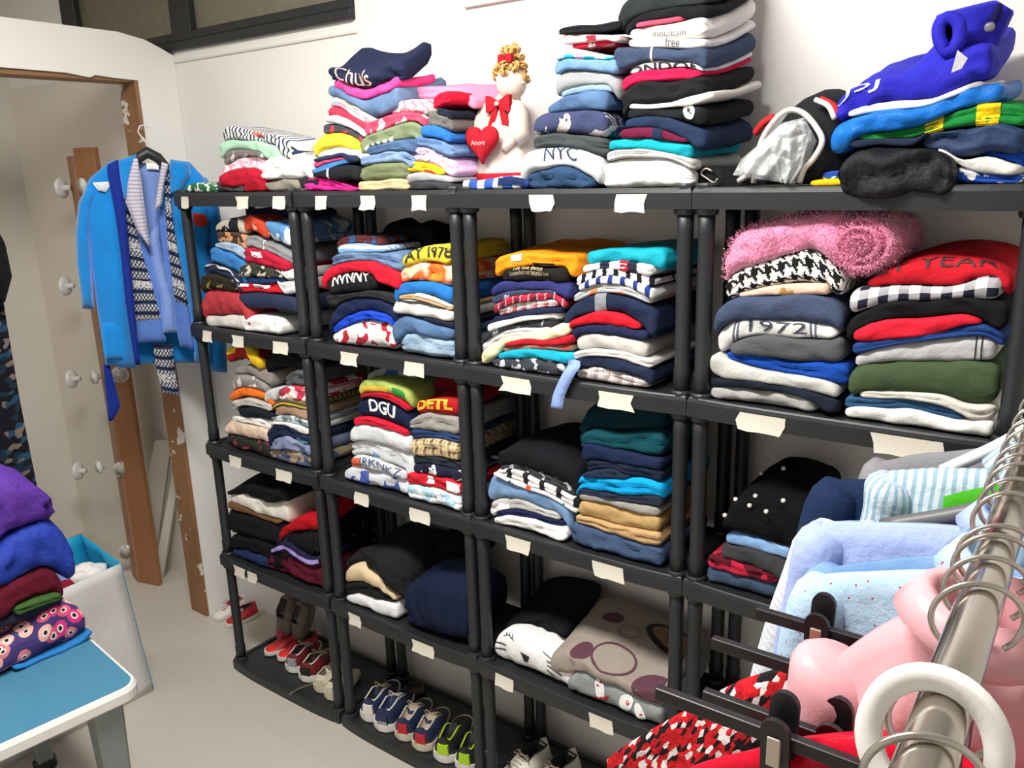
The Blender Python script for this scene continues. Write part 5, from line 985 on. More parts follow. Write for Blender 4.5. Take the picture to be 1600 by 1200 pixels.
# ------------------------------------------------------------------ shoes
def sneaker(lab, pos, yaw, L, W, sole, upper, lining, heel=None, lace=None, pitch=0, name='sneaker', toe=None, stripe=None, txt=None, group=None, roll=0):
    """heel at pos, toe along yaw; sole, upper with a sunk collar opening, lining, laces"""
    M = Matrix.Translation(Vector(pos)) @ Matrix.Rotation(yaw, 4, 'Z') @ Matrix.Rotation(pitch, 4, 'Y') @ Matrix.Rotation(roll, 4, 'X')
    T = lambda p: np.array(M @ Vector(p)); sh = mk(name, pos, label=lab, cat='shoe', group=group)
    wf = lambda t: W/2*(.80+.30*math.sin(math.pi*min(1, t*1.15+.05))**1.0)*min(1, math.sqrt(max(0, t)/.07+.10))*min(1, math.sqrt(max(0, 1-t)/.13+.02))
    hs = L*.11; n = 20; ts = [.5-.5*math.cos(math.pi*i/(n-1)) for i in range(n)]
    def out(t, k=1.0): return L*t, wf(t)*k
    rg = []
    for t in ts:
        x, w_ = out(t, 1.06); z1 = hs*(1+.25*(1-t)); tz = .012*max(0, t-.7)*L/.2; rg.append([T((x-.004*(1-2*t), y, z)) for y, z in ((-w_*.92, tz), (-w_, hs*.35+tz), (-w_, z1+tz*.4), (w_, z1+tz*.4), (w_, hs*.35+tz), (w_*.92, tz))])
    MB().rings(rg).build('sole', sole, sh, smooth=False)
    H = lambda t: L*(.41-.02*math.sin(t*9)) if t < .38 else L*(.41-.215*min(1, (t-.38)/.35)) if t < .73 else L*(.195-.085*((t-.73)/.27)**1.6)
    m = 15
    def sect(t, k=1.0, up=0.0):
        x, w_ = out(t); h = H(t); r_ = []
        cav = 1 if .07 < t < .50 else 0; cavf = min(1, (t-.05)/.06, (.52-t)/.10) if cav else 0
        for a_ in np.linspace(0, math.pi, m):
            y = w_*k*math.cos(a_)*(1-.28*math.sin(a_)); z = hs+(h-hs)*math.sin(a_)**.65
            if cavf > 0 and math.sin(a_) > .80: z -= (h-hs)*.62*cavf*min(1, (math.sin(a_)-.80)/.10)
            r_.append((x, y, z+up))
        return r_
    rg = [[T(p) for p in sect(t)] for t in ts]
    MB().rings(rg).build('upper', upper, sh, smooth=True)
    # lining covers the sunk opening
    tl = [.08+.42*i/9 for i in range(10)]; V = []; Fc = []
    for t in tl:
        s_ = sect(t, 1, .0015); V += [T(p) for p in s_[4:11]]
    for i in range(9):
        for j in range(6): Fc.append((i*7+j, (i+1)*7+j, (i+1)*7+j+1, i*7+j+1))
    mesh('lining', V, Fc, lining, sh)
    # collar rim
    loop = [T(sect(t)[4]) for t in tl]+[T(sect(t)[10]) for t in tl[::-1]]
    MB().tube(loop, L*.014, 6, closed=True).build('collar', stripe or lining, sh, smooth=True)
    if heel:
        hp_ = [T((-.004, y, z)) for y, z in ((-W*.24, hs*1.3), (W*.24, hs*1.3), (W*.21, L*.31), (-W*.21, L*.31))]; hq = [T((.004, y, z)) for y, z in ((-W*.24, hs*1.3), (W*.24, hs*1.3), (W*.21, L*.31), (-W*.21, L*.31))]
        MB().add(hp_+hq, [(3, 2, 1, 0), (4, 5, 6, 7), (0, 1, 5, 4), (1, 2, 6, 5), (2, 3, 7, 6), (3, 0, 4, 7)]).build('heel_patch', heel, sh)
    if txt:
        bm = text_bm(txt[0], .016, W*.44); bm.verts.index_update(); mesh('heel_lettering', [T((-.0062, -v.co.x, v.co.y+hs*1.3+L*txt[2])) for v in bm.verts], [[v.index for v in f.verts] for f in bm.faces], plain('print_'+txt[1], txt[1], .7), sh, smooth=False); bm.free()
    if lace:
        q = MB()
        for i in range(5):
            t = .50+.055*i; s_ = sect(t, 1, .003); q.tube([T(s_[k]) for k in (5, 6, 7, 8, 9)], L*.011, 6)
        b_ = T(sect(.50)[7]); 
        for sg in (-1, 1): q.tube([b_, b_+T((0, sg*.02, .012))-T((0, 0, 0)), b_+T((.01, sg*.032, .0))-T((0, 0, 0)), b_+T((.0, sg*.018, -.004))-T((0, 0, 0)), b_], L*.009, 6)
        q.build('laces', lace, sh, smooth=True)
    if toe:
        V = []; Fc = []; tt = [.80+.19*i/6 for i in range(7)]
        for t in tt: V += [T(p) for p in sect(t, 1.01, .0012)]
        for i in range(6):
            for j in range(m-1): Fc.append((i*m+j, (i+1)*m+j, (i+1)*m+j+1, i*m+j+1))
        mesh('toe_cap', V, Fc, toe, sh)
    return sh
P_ = lambda n, c_, **k: plain('shoe_'+n, c_, .55, var=.06, nscale=30, **k)
SW, SN, SR, SLM, SG, SB, SCR, SBE = P_('white', 'e2ded6'), P_('navy', '1c2a4c'), P_('red', 'b5202c'), P_('lime', 'a9d11c'), P_('taupe', '6a6056'), P_('black', '1b1b1d'), P_('cream', 'cfc8b2'), P_('beige', 'b9ab96')
zf = TZ[0]+LIP; HP = math.pi/2
def lean(a, b_): d = np.array(b_)-np.array(a); return dict(pos=tuple(a), yaw=math.atan2(d[1], d[0]), pitch=math.asin(-d[2]/np.linalg.norm(d)), L=float(np.linalg.norm(d)))
sneaker('navy sneaker with white sole, heel out, beside the post', (.672, .005, zf), HP+.32, .20, .076, SW, SN, SB, heel=SW, lace=SBE, stripe=SW)
sneaker('navy sneaker with adidas lettered on its heel', (.748, -.005, zf), HP+.32, .20, .078, SW, SN, SN, heel=SN, lace=SW, stripe=SW, txt=('adidas', 'e8e8ea', .04))
sneaker('blue sneaker with red heel next to the lettered heel', (.832, .0, zf), HP+.32, .19, .072, SCR, SN, SBE, heel=SR, lace=SBE, stripe=SCR)
sneaker('blue sneaker with red heel next to the lime trimmed shoe', (.912, -.004, zf), HP+.32, .19, .074, SCR, SN, SBE, heel=SR, lace=SBE, stripe=SCR)
sneaker('black sneaker with lime collar next to the red heels', (1.004, -.004, zf), HP+.32, .20, .078, SW, SB, SB, heel=SLM, stripe=SLM)
sneaker('black sneaker with lime collar half behind the post', (1.085, .0, zf), HP+.32, .20, .074, SW, SB, SB, heel=SLM, stripe=SLM)
sneaker('brown shoe with yellow toe at the back of the shoe shelf', (.715, .225, zf), -HP-.5, .11, .06, SB, P_('brown', '4a3a2c'), SB, toe=P_('mustard', 'b0a02c'))
sneaker('red sneaker toe out with white sole on the shelf beside the doorway', (.105, .21, zf), -HP-.25, .155, .066, SW, SR, SB, lace=SR, toe=P_('bright_red', 'd0241e'))
sneaker('bright red sneaker toe out next to the grey heeled sneaker', (.175, .215, zf), -HP-.25, .155, .066, SW, SR, SB, lace=SR, toe=P_('bright_red', 'd0241e'))
sneaker('dark red sneaker with white and grey heel beside the red toes', (.24, .045, zf), HP+.35, .18, .074, SW, P_('dark_red', '6a141a'), SB, heel=P_('grey', '9a9aa0'), lace=SBE, stripe=SW)
sneaker('dark red sneaker with black heel beside the cream shoes', (.326, .035, zf), HP+.32, .18, .076, SW, P_('dark_red', '6a141a'), SB, heel=SB, lace=SBE, stripe=SW)
sneaker('cream shoe heel out next to the dark red sneakers', (.412, .02, zf), HP+.2, .16, .066, SCR, SCR, SG, heel=SCR, stripe=SCR)
sneaker('cream shoe heel out half behind the post', (.476, .012, zf), HP+.2, .16, .066, SCR, SCR, SG, heel=SCR, stripe=SCR)
sneaker('taupe high sneaker with pink flash standing on its toe', W=.08, sole=SG, upper=SG, lining=SB, stripe=SG, toe=P_('pink', 'b83a62'), **lean((.055, .235, .205), (.06, .15, zf+.012)))
sneaker('taupe high sneaker standing on its toe behind the pink flashed one', W=.075, sole=SG, upper=SG, lining=SB, stripe=SG, **lean((.135, .238, .20), (.13, .16, zf+.012)))
sneaker('white patterned football shoe with thick laces beside the post', (1.255, .185, zf), -HP-.2, .19, .082, SW, P_('ball', 'd8d3c6'), SB, lace=SBE, toe=SW)
sneaker('white patterned football shoe with thick laces away from the post', (1.352, .195, zf), -HP-.15, .19, .082, SW, P_('ball', 'd8d3c6'), SB, lace=SBE, toe=SW)
for i, nm in enumerate(('sneaker.015', 'sneaker.016')):
    o = bpy.data.objects.get(nm)
    if o:
        for k, (dx_, dz_) in enumerate(((-.018, .034), (.016, .03), (0, .045), (-.03, .02), (.03, .018))):
            base = np.array(o.location)+np.array([-.03*1+dx_-.012, -.155+.02*(dz_ > .04), dz_+.012]); MB().ball(base, .0085, 8, (1, .5, 1)).build('black_patch', SB, o, smooth=True)
sneaker('white sneaker with red laces on the floor in the corner', (-.375, .285, 0), -HP-.05, .14, .07, SW, SW, SB, lace=SR, stripe=SR)
sneaker('red and white sneaker on the floor beside the red laced one', (-.29, .28, 0), -HP-.05, .14, .07, SW, SR, SB, lace=SW, stripe=SR)
tag(MB().tube(smoothpath([hz(452, 1085, zf+.004), hz(470, 1075, zf+.004), hz(490, 1068, zf+.004), hz(503, 1065, zf+.006)], 12), .003, 6).build('shoelace', SG, smooth=True), 'loose grey shoelace trailing to the shelf front by the cream shoes', 'shoelace')
# ------------------------------------------------------------------ blue table
tb = mk('childrens_table', (.25, -1.0, 0), label='low table with a blue top, white rim and grey legs', cat='table')
C0 = np.array([.685, -.712, 0]); ex = np.array([-.992, .115, 0]); ey = np.array([-.115, -.992, 0]); tw, tl_ = .80, 1.15
def tpt(a, b_, z): q = C0+ex*a+ey*b_; return (q[0], q[1], z)
def rrect(i0, r_=.05):
    P = []
    for cxx, cyy, a0 in ((r_, r_, math.pi), (tw-r_, r_, 1.5*math.pi), (tw-r_, tl_-r_, 0), (r_, tl_-r_, .5*math.pi)):
        for k in range(7): an = a0+k*math.pi/12; P.append((cxx+(r_-i0)*math.cos(an), cyy+(r_-i0)*math.sin(an)))
    return P
MB().rings([[tpt(x, y, z) for x, y in rrect(i)] for i, z in ((.006, .562), (.0, .568), (0, .590), (.006, .599), (.014, .6))]).build('rim', plain('table_rim', 'dcdad6', .4), tb, smooth=False)
MB().rings([[tpt(x, y, z) for x, y in rrect(.013)] for z in (.5985, .602)]).build('top', plain('laminate_blue', '447f9c', .45, var=.05, nscale=30, bump=.05), tb)
LG = plain('leg_grey', '7f8585', .5)
for a_, b_ in ((.075, .075), (tw-.06, .07), (.075, tl_-.07), (tw-.06, tl_-.07)):
    q = MB(); q.rings([[tpt(a_+s*x, b_+s*y, z) for x, y in ((-.038, -.028), (-.030, -.036), (.030, -.036), (.038, -.028), (.038, .028), (.030, .036), (-.030, .036), (-.038, .028))] for s, z in ((.62, .03), (1, .565))]); lg = q.build('leg', LG, tb)
    q = MB(); q.rings([[tpt(a_+s*.032*math.cos(t), b_+s*.032*math.sin(t), z) for t in np.linspace(0, 6.28, 17)[:-1]] for s, z in ((.9, 0), (1.05, .004), (1.05, .03), (.85, .036))]).build('foot_cap', BLK, lg)
# clothes on the table (their rounded folds face the aisle)
PT = (0, 700, 2.4)
pile(PT, .6025, '', [
 ('tr', '-140,880 -60,872 20,868 75,862', '1d2238', '', {'lab': 'dark navy garment lowest at the table edge', 'yf': .36}),
 ('ts', '60,835 140,800 200,780 260,760 345,680', '2f78bc', '', {'lab': 'bright blue garment poking out under the floral leggings', 'yf': .39, 'wr': 1.6}),
 ('lg', '-140,800 0,755 100,690 200,600 265,572 320,610', '4a3d72/fl/e8888c,e23a86,efb7a8,e0607c/24', '', {'lab': 'purple leggings with pink owl flowers on the blue table', 'yf': .385, 'L': 1}),
], frame='x', yf=.385, dep=.30)
pile(PT, .72, '', [
 ('sw', '-140,690 0,655 110,600 230,560', '2b2c3c', '', {'lab': 'dark slate sweater above the floral leggings', 'yf': .37}),
 ('sw', '60,600 160,560 232,545', '3c5a2c', '', {'lab': 'green garment edge above the floral leggings', 'yf': .385, 'th': .03}),
 ('sw', '-140,560 0,528 90,490 170,450 228,470', '5c1626', '', {'lab': 'burgundy velvet sweater under the blue quilted jacket', 'yf': .37}),
 ('jk', '-140,440 0,385 60,340 140,296 220,284 262,315', '2a3fa0', '', {'lab': 'royal blue quilted jacket folded beneath the purple one', 'yf': .37, 'th': .16, 'L': 2, 'wr': 2.4, 'm': {'rough': .6, 'bump': .6}}),
 ('jk', '-140,120 0,100 60,108 130,130 200,185', '5a3494', '', {'lab': 'purple quilted jacket topping the pile on the blue table', 'yf': .36, 'th': .2, 'L': 2, 'wr': 2.6, 'm': {'rough': .6, 'bump': .6}, 'bulge': .02}),
], frame='x', yf=.37, dep=.30)
# ------------------------------------------------------------------ big shopping bag of clothes
bg = mk('shopping_bag', (-.30, -.6, 0), label='big white woven shopping bag with blue inside on the floor', cat='bag')
WB = plain('woven_white', 'd4d3d2', .6, var=.05, nscale=12, bump=.3); BB = plain('bag_blue', '1c9ccb', .6, var=.05)
f0, f1, b0, b1 = (-.15, -.275), (-.17, -.88), (-.42, -.25), (-.43, -.88)
g0, g1, h0, h1 = (-.13, -.33), (-.15, -.88), (-.45, -.30), (-.46, -.88)
def panel(name, A, B, Cc, D, mat, par, t=.004, amp=.012, seed=0):
    """A,B bottom, C,D top; slightly buckled sheet with thickness"""
    A, B, Cc, D = map(np.array, (A, B, Cc, D)); n = np.cross(B-A, D-A); n = n/np.linalg.norm(n); V = []; N_ = 14
    for sd in (0, 1):
        for i in range(N_+1):
            for j in range(N_+1):
                u, v = j/N_, i/N_; p = (A*(1-u)+B*u)*(1-v)+(D*(1-u)+Cc*u)*v; e = math.sin(math.pi*u)*math.sin(math.pi*min(1, v*.9+.05)); V.append(p+n*(amp*nz(u*4+seed, v*4, seed)*2*e+sd*t))
    M = (N_+1)**2; Fc = []
    for i in range(N_):
        for j in range(N_): q = (i*(N_+1)+j, i*(N_+1)+j+1, (i+1)*(N_+1)+j+1, (i+1)*(N_+1)+j); Fc += [q[::-1], tuple(M+k for k in q)]
    rim = [j for j in range(N_)]+[i*(N_+1)+N_ for i in range(N_)]+[N_*(N_+1)+j for j in range(N_, 0, -1)]+[i*(N_+1) for i in range(N_, 0, -1)]
    for k in range(len(rim)): Fc.append((rim[k], rim[(k+1) % len(rim)], M+rim[(k+1) % len(rim)], M+rim[k]))
    return mesh(name, V, Fc, mat, par)
z3 = lambda p, z: (p[0], p[1], z)
panel('front_panel', z3(f1, 0), z3(f0, 0), z3(g0, .53), z3(g1, .50), WB, bg, seed=1, amp=.02)
panel('back_panel', z3(b0, 0), z3(b1, 0), z3(h1, .52), z3(h0, .545), BB, bg, seed=2)
panel('gusset', z3(f0, 0), z3(b0, 0), z3(h0, .545), z3(g0, .53), BB, bg, seed=3)
panel('gusset', z3(b1, 0), z3(f1, 0), z3(g1, .5), z3(h1, .52), BB, bg, seed=4)
MB().add([z3(f0, .002), z3(f1, .002), z3(b1, .002), z3(b0, .002), z3(f0, .006), z3(f1, .006), z3(b1, .006), z3(b0, .006)], [(0, 1, 2, 3), (7, 6, 5, 4)]).build('bottom', WB, bg)
MB().tube(smoothpath([(-.138, -.335, .525), (-.142, -.5, .505), (-.15, -.7, .50)], 12), .004, 6).tube([(-.455, -.31, .54), (-.46, -.6, .53)], .004, 6).build('rim_binding', BB, bg)
def lump(lab, c_, r, mat, seed, cat='clothing', name='loose_garment'):
    V = []; Fc = []; nu, nv = 26, 16
    for i in range(nv):
        for j in range(nu):
            th = 2*math.pi*j/nu; ph = math.pi*(i+.5)/nv-math.pi/2; d = np.array([math.cos(ph)*math.cos(th), math.cos(ph)*math.sin(th), math.sin(ph)])
            k = 1+.35*nz(d[0]*1.8+seed, d[1]*1.8, d[2]*1.8)+.15*nz(d[0]*5+seed, d[1]*5, d[2]*5); V.append(np.array(c_)+d*np.array(r)*k)
    for i in range(nv-1):
        for j in range(nu): Fc.append((i*nu+j, i*nu+(j+1) % nu, (i+1)*nu+(j+1) % nu, (i+1)*nu+j))
    Fc += [tuple(range(nu))[::-1], tuple((nv-1)*nu+j for j in range(nu))]
    return tag(mesh(name, V, Fc, mat, uv=np.array([(v[0], v[2]+v[1]*.5) for v in V])), lab, cat, 'loose clothes in the shopping bag')
bz = lambda px, py, z: tuple(hz(px, py, z)-np.array([0, 0, .03]))
lump('white crumpled garment with dark print in the shopping bag', bz(135, 893, .49), (.06, .07, .05), fab('e8e6e2/sp/30303a/9/.66'), 2)
lump('periwinkle crumpled garment in the shopping bag', bz(98, 898, .49), (.07, .06, .05), fab('7c8cc2'), 5)
lump('dark red crumpled garment with white in the shopping bag', bz(100, 915, .485), (.04, .05, .04), fab('8e1c34/sp/e8e0e0/12/.62'), 9)
lump('pale grey garment heaped at the back of the shopping bag', (-.34, -.5, .42), (.09, .16, .07), fab('c9c8ca'), 12)
lump('mixed dark garment deep in the shopping bag', (-.31, -.7, .40), (.11, .18, .08), fab('4a4c5c'), 15)
# ------------------------------------------------------------------ clothes rail
CH = plain('chrome_worn', 'c8c2b8', .18, metal=1, var=.12, nscale=20)
XRL, ZRL, RR = 2.447, 1.5, .0140
rk = mk('clothes_rail', (XRL, -.9, 0), label='chrome garment rail tube running towards the shelves', cat='clothes rail')
MB().tube([(XRL+.012, -2.0, ZRL), (XRL, -1.0, ZRL), (XRL-.012, -.06, ZRL)], RR, 28).build('rail_tube', CH, rk, smooth=True)
for yy, xx in ((-1.98, XRL+.012), (-.075, XRL-.011)):
    MB().tube([(xx, yy, .06), (xx, yy, ZRL)], .012, 16).build('upright', CH, rk, smooth=True)
    MB().tube([(xx-.25, yy, .05), (xx+.25, yy, .05)], .012, 12).build('base_bar', CH, rk, smooth=True)
    for s in (-1, 1): MB().ball((xx+s*.24, yy, .024), .024, 12).build('caster', BLK, rk, smooth=True)
WIRE = plain('hook_wire', 'b9b4ac', .25, metal=.9); HBK = plain('hanger_black', '17151a', .38); SPR = plain('clip_spring', 'c9bfae', .3, metal=.8)
def hookpts(y, z0, r=.026, tilt=.0, xc=XRL, flip=1):
    c_ = np.array([xc, y, ZRL+RR-r+.003]); P = []
    for a_ in np.linspace(-50, 235, 22):
        t = math.radians(a_); P.append(c_+np.array([flip*r*math.cos(t), tilt*math.cos(t), r*math.sin(t)]))
    P += [np.array([xc, y, c_[2]-r*1.15]), np.array([xc, y, z0])]; return P
def hanger(lab, y, zsh, hw=.19, drop=.05, col=None, tilt=.01, flip=1, body=True, r=.026, bodyr=.009):
    h = mk('clothes_hanger', (XRL, y, zsh), label=lab, cat='hanger', group='hangers on the chrome rail')
    MB().tube(smoothpath(hookpts(y, zsh+.02, r, tilt, XRL-.012*(y+1.0), flip), 44), .0021, 8).build('hook', WIRE, h, smooth=True)
    if body: MB().tube(smoothpath([(XRL-hw, y, zsh-drop), (XRL-hw*.5, y, zsh-drop*.35), (XRL-.02, y, zsh+.012), (XRL, y, zsh+.022), (XRL+.02, y, zsh+.012), (XRL+hw*.5, y, zsh-drop*.35), (XRL+hw, y, zsh-drop)], 26), bodyr, 10).build('shoulder_bar', col or HBK, h, smooth=True)
    return h
def clip_hanger(lab, y, z, x0, clips, x1=None, tilt=.01, dy=0.0):
    h = mk('clip_hanger', (XRL, y, z), label=lab, cat='hanger', group='clip hangers on the chrome rail'); x1 = x1 or 2*XRL-x0
    MB().tube(smoothpath(hookpts(y, z+.01, .026, tilt, XRL-.012*(y+1)), 44), .0021, 8).build('hook', WIRE, h, smooth=True)
    Rz = Matrix.Rotation(math.atan2(dy, x1-x0), 3, 'Z')
    MB().box((x0, y-.0045, z-.006), (x1, y+.0045, z+.006), .0012, Rz, (XRL, y, z)).build('bar', HBK, h)
    for xc in clips:
        yc = y+(xc-XRL)*math.tan(math.atan2(dy, x1-x0)); cl_ = None
        for sd, dz in ((-1, -.004), (1, .008)):
            q = MB(); w_ = .0115; y0 = yc+sd*.0085; pr_ = [(-w_, -.026), (w_, -.026)]+[(w_*math.cos(t), .016+w_*math.sin(t)) for t in np.linspace(0, math.pi, 9)]
            tl2 = .10*sd; V = []
            for th in (-.0028, .0028): V += [(xc+a_, y0+th+(b_)*tl2, z+dz+b_) for a_, b_ in pr_]
            n = len(pr_); Fc = [tuple(range(n)), tuple(range(n, 2*n))[::-1]]+[(k, n+k, n+(k+1) % n, (k+1) % n) for k in range(n)]
            j_ = mesh('clip_jaw', V, Fc, HBK, h, smooth=False)
            if sd < 0: cl_ = j_
        MB().box((xc-.0055, yc-.0145, z-.018), (xc+.0055, yc-.0105, z+.008), .001).build('spring', SPR, cl_)
    return h
def hung(lab, y, zt, hw, drop, L, th, mat, name='hung_shirt', cat='shirt', xc=XRL, taper=1.0, slv=None, collar=None, folds=4, amp=.008, seed=1, slv_mat=None, neck=.05, lump=.45):
    nu, nv = 34, 22; V = []; UVs = []
    for sd in (-1, 1):
        for i in range(nv):
            v = i/(nv-1)
            for j in range(nu):
                u = -math.cos(math.pi*j/(nu-1)); s = abs(u); W_ = hw*(1+(taper-1)*v**.8); nk = neck/hw
                zd = drop*max(0, (s-nk)/(1-nk))**1.25; x = xc+W_*u; z = zt-zd-v*L
                e = math.sqrt(max(0, 1-u*u)); t_ = th*(e**.7)*min(1, .22+v*4.5)
                f_ = amp*math.sin(folds*u*3.1+seed+2*v)*min(1, v*2.5)*e+.024*lump*nz(x*7+seed, z*5, sd*3+seed)*e*min(1, v*4)
                V.append((x, y+sd*t_+f_, z+.006*lump*nz(x*16, z*16, seed))); UVs.append(((u+1)*hw, v*L))
    M = nu*nv; Fc = []
    for i in range(nv-1):
        for j in range(nu-1): q = (i*nu+j, i*nu+j+1, (i+1)*nu+j+1, (i+1)*nu+j); Fc += [q[::-1], tuple(M+k for k in q)]
    rim = [j for j in range(nu)]+[i*nu+nu-1 for i in range(1, nv)]+[(nv-1)*nu+j for j in range(nu-2, -1, -1)]+[i*nu for i in range(nv-2, 0, -1)]
    for k in range(len(rim)): a_, b_ = rim[k], rim[(k+1) % len(rim)]; Fc.append((a_, b_, M+b_, M+a_))
    o = mesh(name, V, Fc, mat, None, np.array(UVs)); tag(o, lab, cat, 'clothes hanging on the chrome rail')
    if slv:
        ln, spread, r_ = slv
        for s in (-1, 1):
            p0 = np.array([xc+s*hw*.80, y, zt-drop*.80-.012]); n = 16; rg = []
            for i in range(n):
                v = i/(n-1); c_ = p0+np.array([s*(hw*.16+spread*(1-(1-v)**1.5)), -.012*v, -ln*v**1.1-.004]); rr = r_*(1.0-.25*v)*min(1, .62+v*4)
                rg.append([c_+np.array([rr*math.cos(t)*(1+.2*lump*nz(v*5, math.cos(t)*2, seed)), rr*1.0*math.sin(t)*(1+.3*lump*nz(v*6, math.sin(t)*2, seed)), -.4*rr*math.cos(t)*s*-1]) for t in np.linspace(0, 2*math.pi, 18, endpoint=False)])
            q = MB(); q.rings(rg); uvs = [(k/18*r_*6, i/(n-1)*ln) for i in range(n) for k in range(18)]; mesh('sleeve', q.V, q.F, slv_mat or mat, o, np.array(uvs))
    if collar:
        cm, ch, lean = collar; n = 22; rg = []
        for rx, ry, z in ((neck*.98, .036, -.012), (neck*1.12+lean, .046+lean, ch*.35), (neck*.98, .038, ch), (neck*.80, .030, ch*.9), (neck*.78, .028, -.012)):
            rg.append([(xc+rx*math.cos(t), y+ry*math.sin(t), zt+z-.012*(1-math.cos(t)**2)*(1 if math.sin(t) < 0 else .2)) for t in np.linspace(0, 2*math.pi, n, endpoint=False)])
        mesh('collar', [p for r_ in rg for p in r_], [(i*n+k, i*n+(k+1) % n, (i+1)*n+(k+1) % n, (i+1)*n+k) for i in range(4) for k in range(n)], cm, o, np.array([(k/n*.3, i*.02) for i in range(5) for k in range(n)]))
    return o
GRY = fab('85858a'); STR = fab('c3cfd8/vs/8fabbd/.012/.45'); PRW = fab('d5d9de/ck/6f96ba/.02'); PER = fab('9fafdb'); DNJ = fab('4f78aa/dn/86a6cc'); DOT = fab('a9c4da/dt/b04456/42/.05'); NVY = fab('15233f/ht/22365c')
PNK = fab('dba3aa', rough=.33, sheen=0, bump=.12); TW = fab('a3161c/vo/170/1a1618,cfc4c2,a3161c,1a1618,b81c24', bump=1.0); SAT = fab('b80c28', rough=.28, sheen=0, bump=.15); BCL = fab('5f8fc8/sp/c9d6e6/90/.5', bump=1.0)
RLT = 'on the chrome rail'
hung('grey shirt shoulder furthest along the chrome rail', -.33, 1.40, .21, .05, .55, .022, GRY, slv=(.30, .02, .035), seed=3)
hung('navy denim jacket hanging behind the white plaid shirt', -.415, 1.37, .255, .03, .5, .028, NVY, name='hung_jacket', cat='jacket', slv=(.42, .05, .040), seed=4, taper=.9)
gt = hung('green t-shirt with a white flower print beside the striped shirt collar', -.495, 1.405, .10, .03, .4, .018, fab('3f9a20'), name='hung_tshirt', seed=5, neck=.03, amp=.002, lump=.1)
def print_on(o, poly, y, mat, name):
    n = len(poly); mesh(name, [(a_, y, b_) for a_, b_ in poly]+[(a_, y+.001, b_) for a_, b_ in poly], [tuple(range(n)), tuple(range(n, 2*n))[::-1]]+[(k, n+k, n+(k+1) % n, (k+1) % n) for k in range(n)], mat, o, smooth=False)
for k in range(5): print_on(gt, ell(2.382+.008*math.cos(k*1.2566+.3), 1.352+.008*math.sin(k*1.2566+.3), .0055, .0035, 10, k*1.2566+.3), -.519, WP, 'flower_petal')
print_on(gt, ell(2.382, 1.352, .0035, .0035, 10), -.5205, plain('print_gold', 'a5834a', .7), 'flower_eye')
print_on(gt, ell(2.412, 1.335, .008, .024, 14, .5), -.519, plain('print_yellow', 'e8cf22', .7), 'yellow_print'); print_on(gt, ell(2.432, 1.35, .014, .024, 14, -.2), -.5195, plain('print_orange', 'e87a1c', .7), 'orange_print')
hung('light blue striped shirt around the green t-shirt', -.45, 1.405, .175, .025, .5, .034, STR, slv=(.2, .012, .034), collar=(STR, .035, .012), seed=6)
hung('white plaid shirt with red striped cuff', -.545, 1.365, .225, .035, .5, .022, PRW, slv=(.38, .08, .036), seed=7, slv_mat=fab('d9dde2/hs/c6ccd4/.01/.4'))
hung('periwinkle blue shirt with a standing collar', -.625, 1.392, .21, .03, .52, .032, PER, slv=(.34, .035, .034), collar=(PER, .036, .012), seed=8)
hung('worn denim shirt between the periwinkle and dotted shirts', -.685, 1.385, .18, .05, .5, .022, DNJ, slv=(.3, .05, .034), collar=(DNJ, .03, .01), seed=9)
hung('pale blue shirt dotted with tiny red motifs', -.745, 1.392, .175, .04, .5, .032, DOT, slv=(.3, .03, .034), collar=(DOT, .04, .012), seed=10)
hung('pink shiny padded jacket hanging on the chrome rail', -.925, 1.435, .108, .06, .42, .046, PNK, name='hung_jacket', cat='jacket', slv=(.2, .012, .042), collar=(PNK, .035, .012), seed=11, amp=.006, lump=.3)
hung('red black and white tweed jacket hung between the clip hangers', -.885, 1.35, .36, .22, .4, .03, TW, name='hung_jacket', cat='jacket', seed=12, neck=.12, amp=.010, lump=.8)
hung('blue boucle garment between the tweed and red satin', -.978, 1.325, .19, .06, .4, .014, BCL, name='hung_garment', cat='clothing', seed=13)
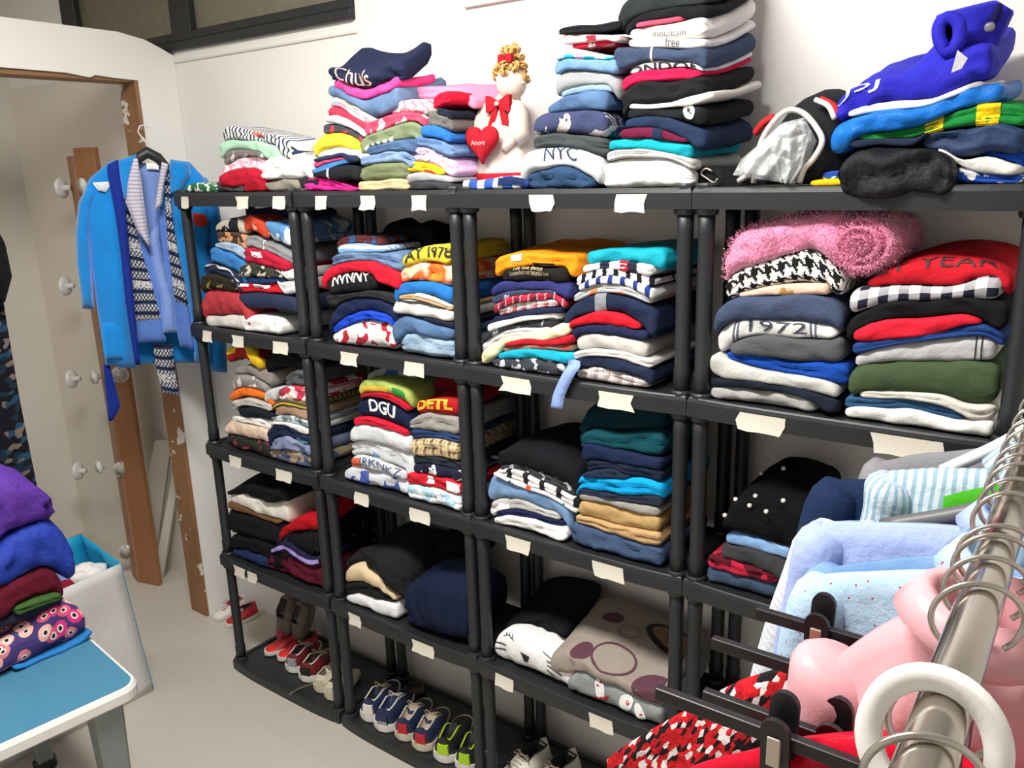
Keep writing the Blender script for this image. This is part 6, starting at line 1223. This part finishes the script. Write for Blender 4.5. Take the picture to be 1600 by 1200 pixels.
hung('red satin skirt on the nearest clip hanger', -1.005, 1.372, .215, .11, .4, .024, SAT, name='hung_skirt', cat='skirt', seed=14, neck=.05, amp=.010)
hanger('hanger of the grey shirt furthest along the rail', -.33, 1.36)
hanger('white tube hanger beside the striped shirt collar', -.385, 1.44, .12, .07, plain('hanger_white', 'e6e6e4', .4))
hanger('dark flat hanger showing beside the periwinkle collar', -.585, 1.405, .15, .05, plain('hanger_grey', '5a5a5c', .45), bodyr=.011)
hanger('hanger of the striped shirt', -.455, 1.375, .13); hanger('hanger of the white plaid shirt', -.53, 1.315, .15)
hanger('hanger of the periwinkle shirt', -.63, 1.36, .16); hanger('hanger of the worn denim shirt', -.685, 1.34, .14)
hanger('hanger of the dotted pale blue shirt', -.75, 1.35, .14); hanger('hanger of the pink padded jacket', -.93, 1.40, .09)
clip_hanger('black clip hanger in front of the dotted shirt', -.833, 1.34, 2.234, (2.298, 2.59))
clip_hanger('black clip hanger whose bar end sticks out past the pink sleeve', -.910, 1.34, 2.219, (2.36, 2.58))
clip_hanger('black clip hanger half hidden under the nearest one', -.972, 1.325, 2.238, (2.352, 2.56))
clip_hanger('nearest black clip hanger with a gold spring clip', -1.018, 1.345, 2.214, (2.322, 2.58))
for i, (y, lab) in enumerate(((-.795, 'bare hook ring beside the dotted shirt'), (-.72, 'bare hook ring beside the worn denim collar'))): hanger(lab, y, 1.33, .12, .04)
# size ring on the rail's near end
q = MB(); yr = -1.165; n = 40
q.rings([[(XRL+r_*math.cos(t), yr+d+.012*math.sin(t), ZRL-.010+r_*math.sin(t)) for t in np.linspace(0, 2*math.pi, n, endpoint=False)] for r_, d in ((.0245, -.003), (.0265, -.0055), (.036, -.0055), (.038, -.003), (.038, .003), (.036, .0055), (.0265, .0055), (.0245, .003), (.0245, -.003))], False).build('ring', plain('ring_white', 'ece9e6', .4), None, smooth=True)
o = bpy.data.objects['ring']; o.name = 'size_ring'; tag(o, 'white plastic ring around the near end of the chrome rail', 'ring')
hanger('nearest wire hook just behind the white ring', -1.145, 1.36, .12, .04); hanger('wire hook in front of the white ring', -1.20, 1.33, .12, .04)
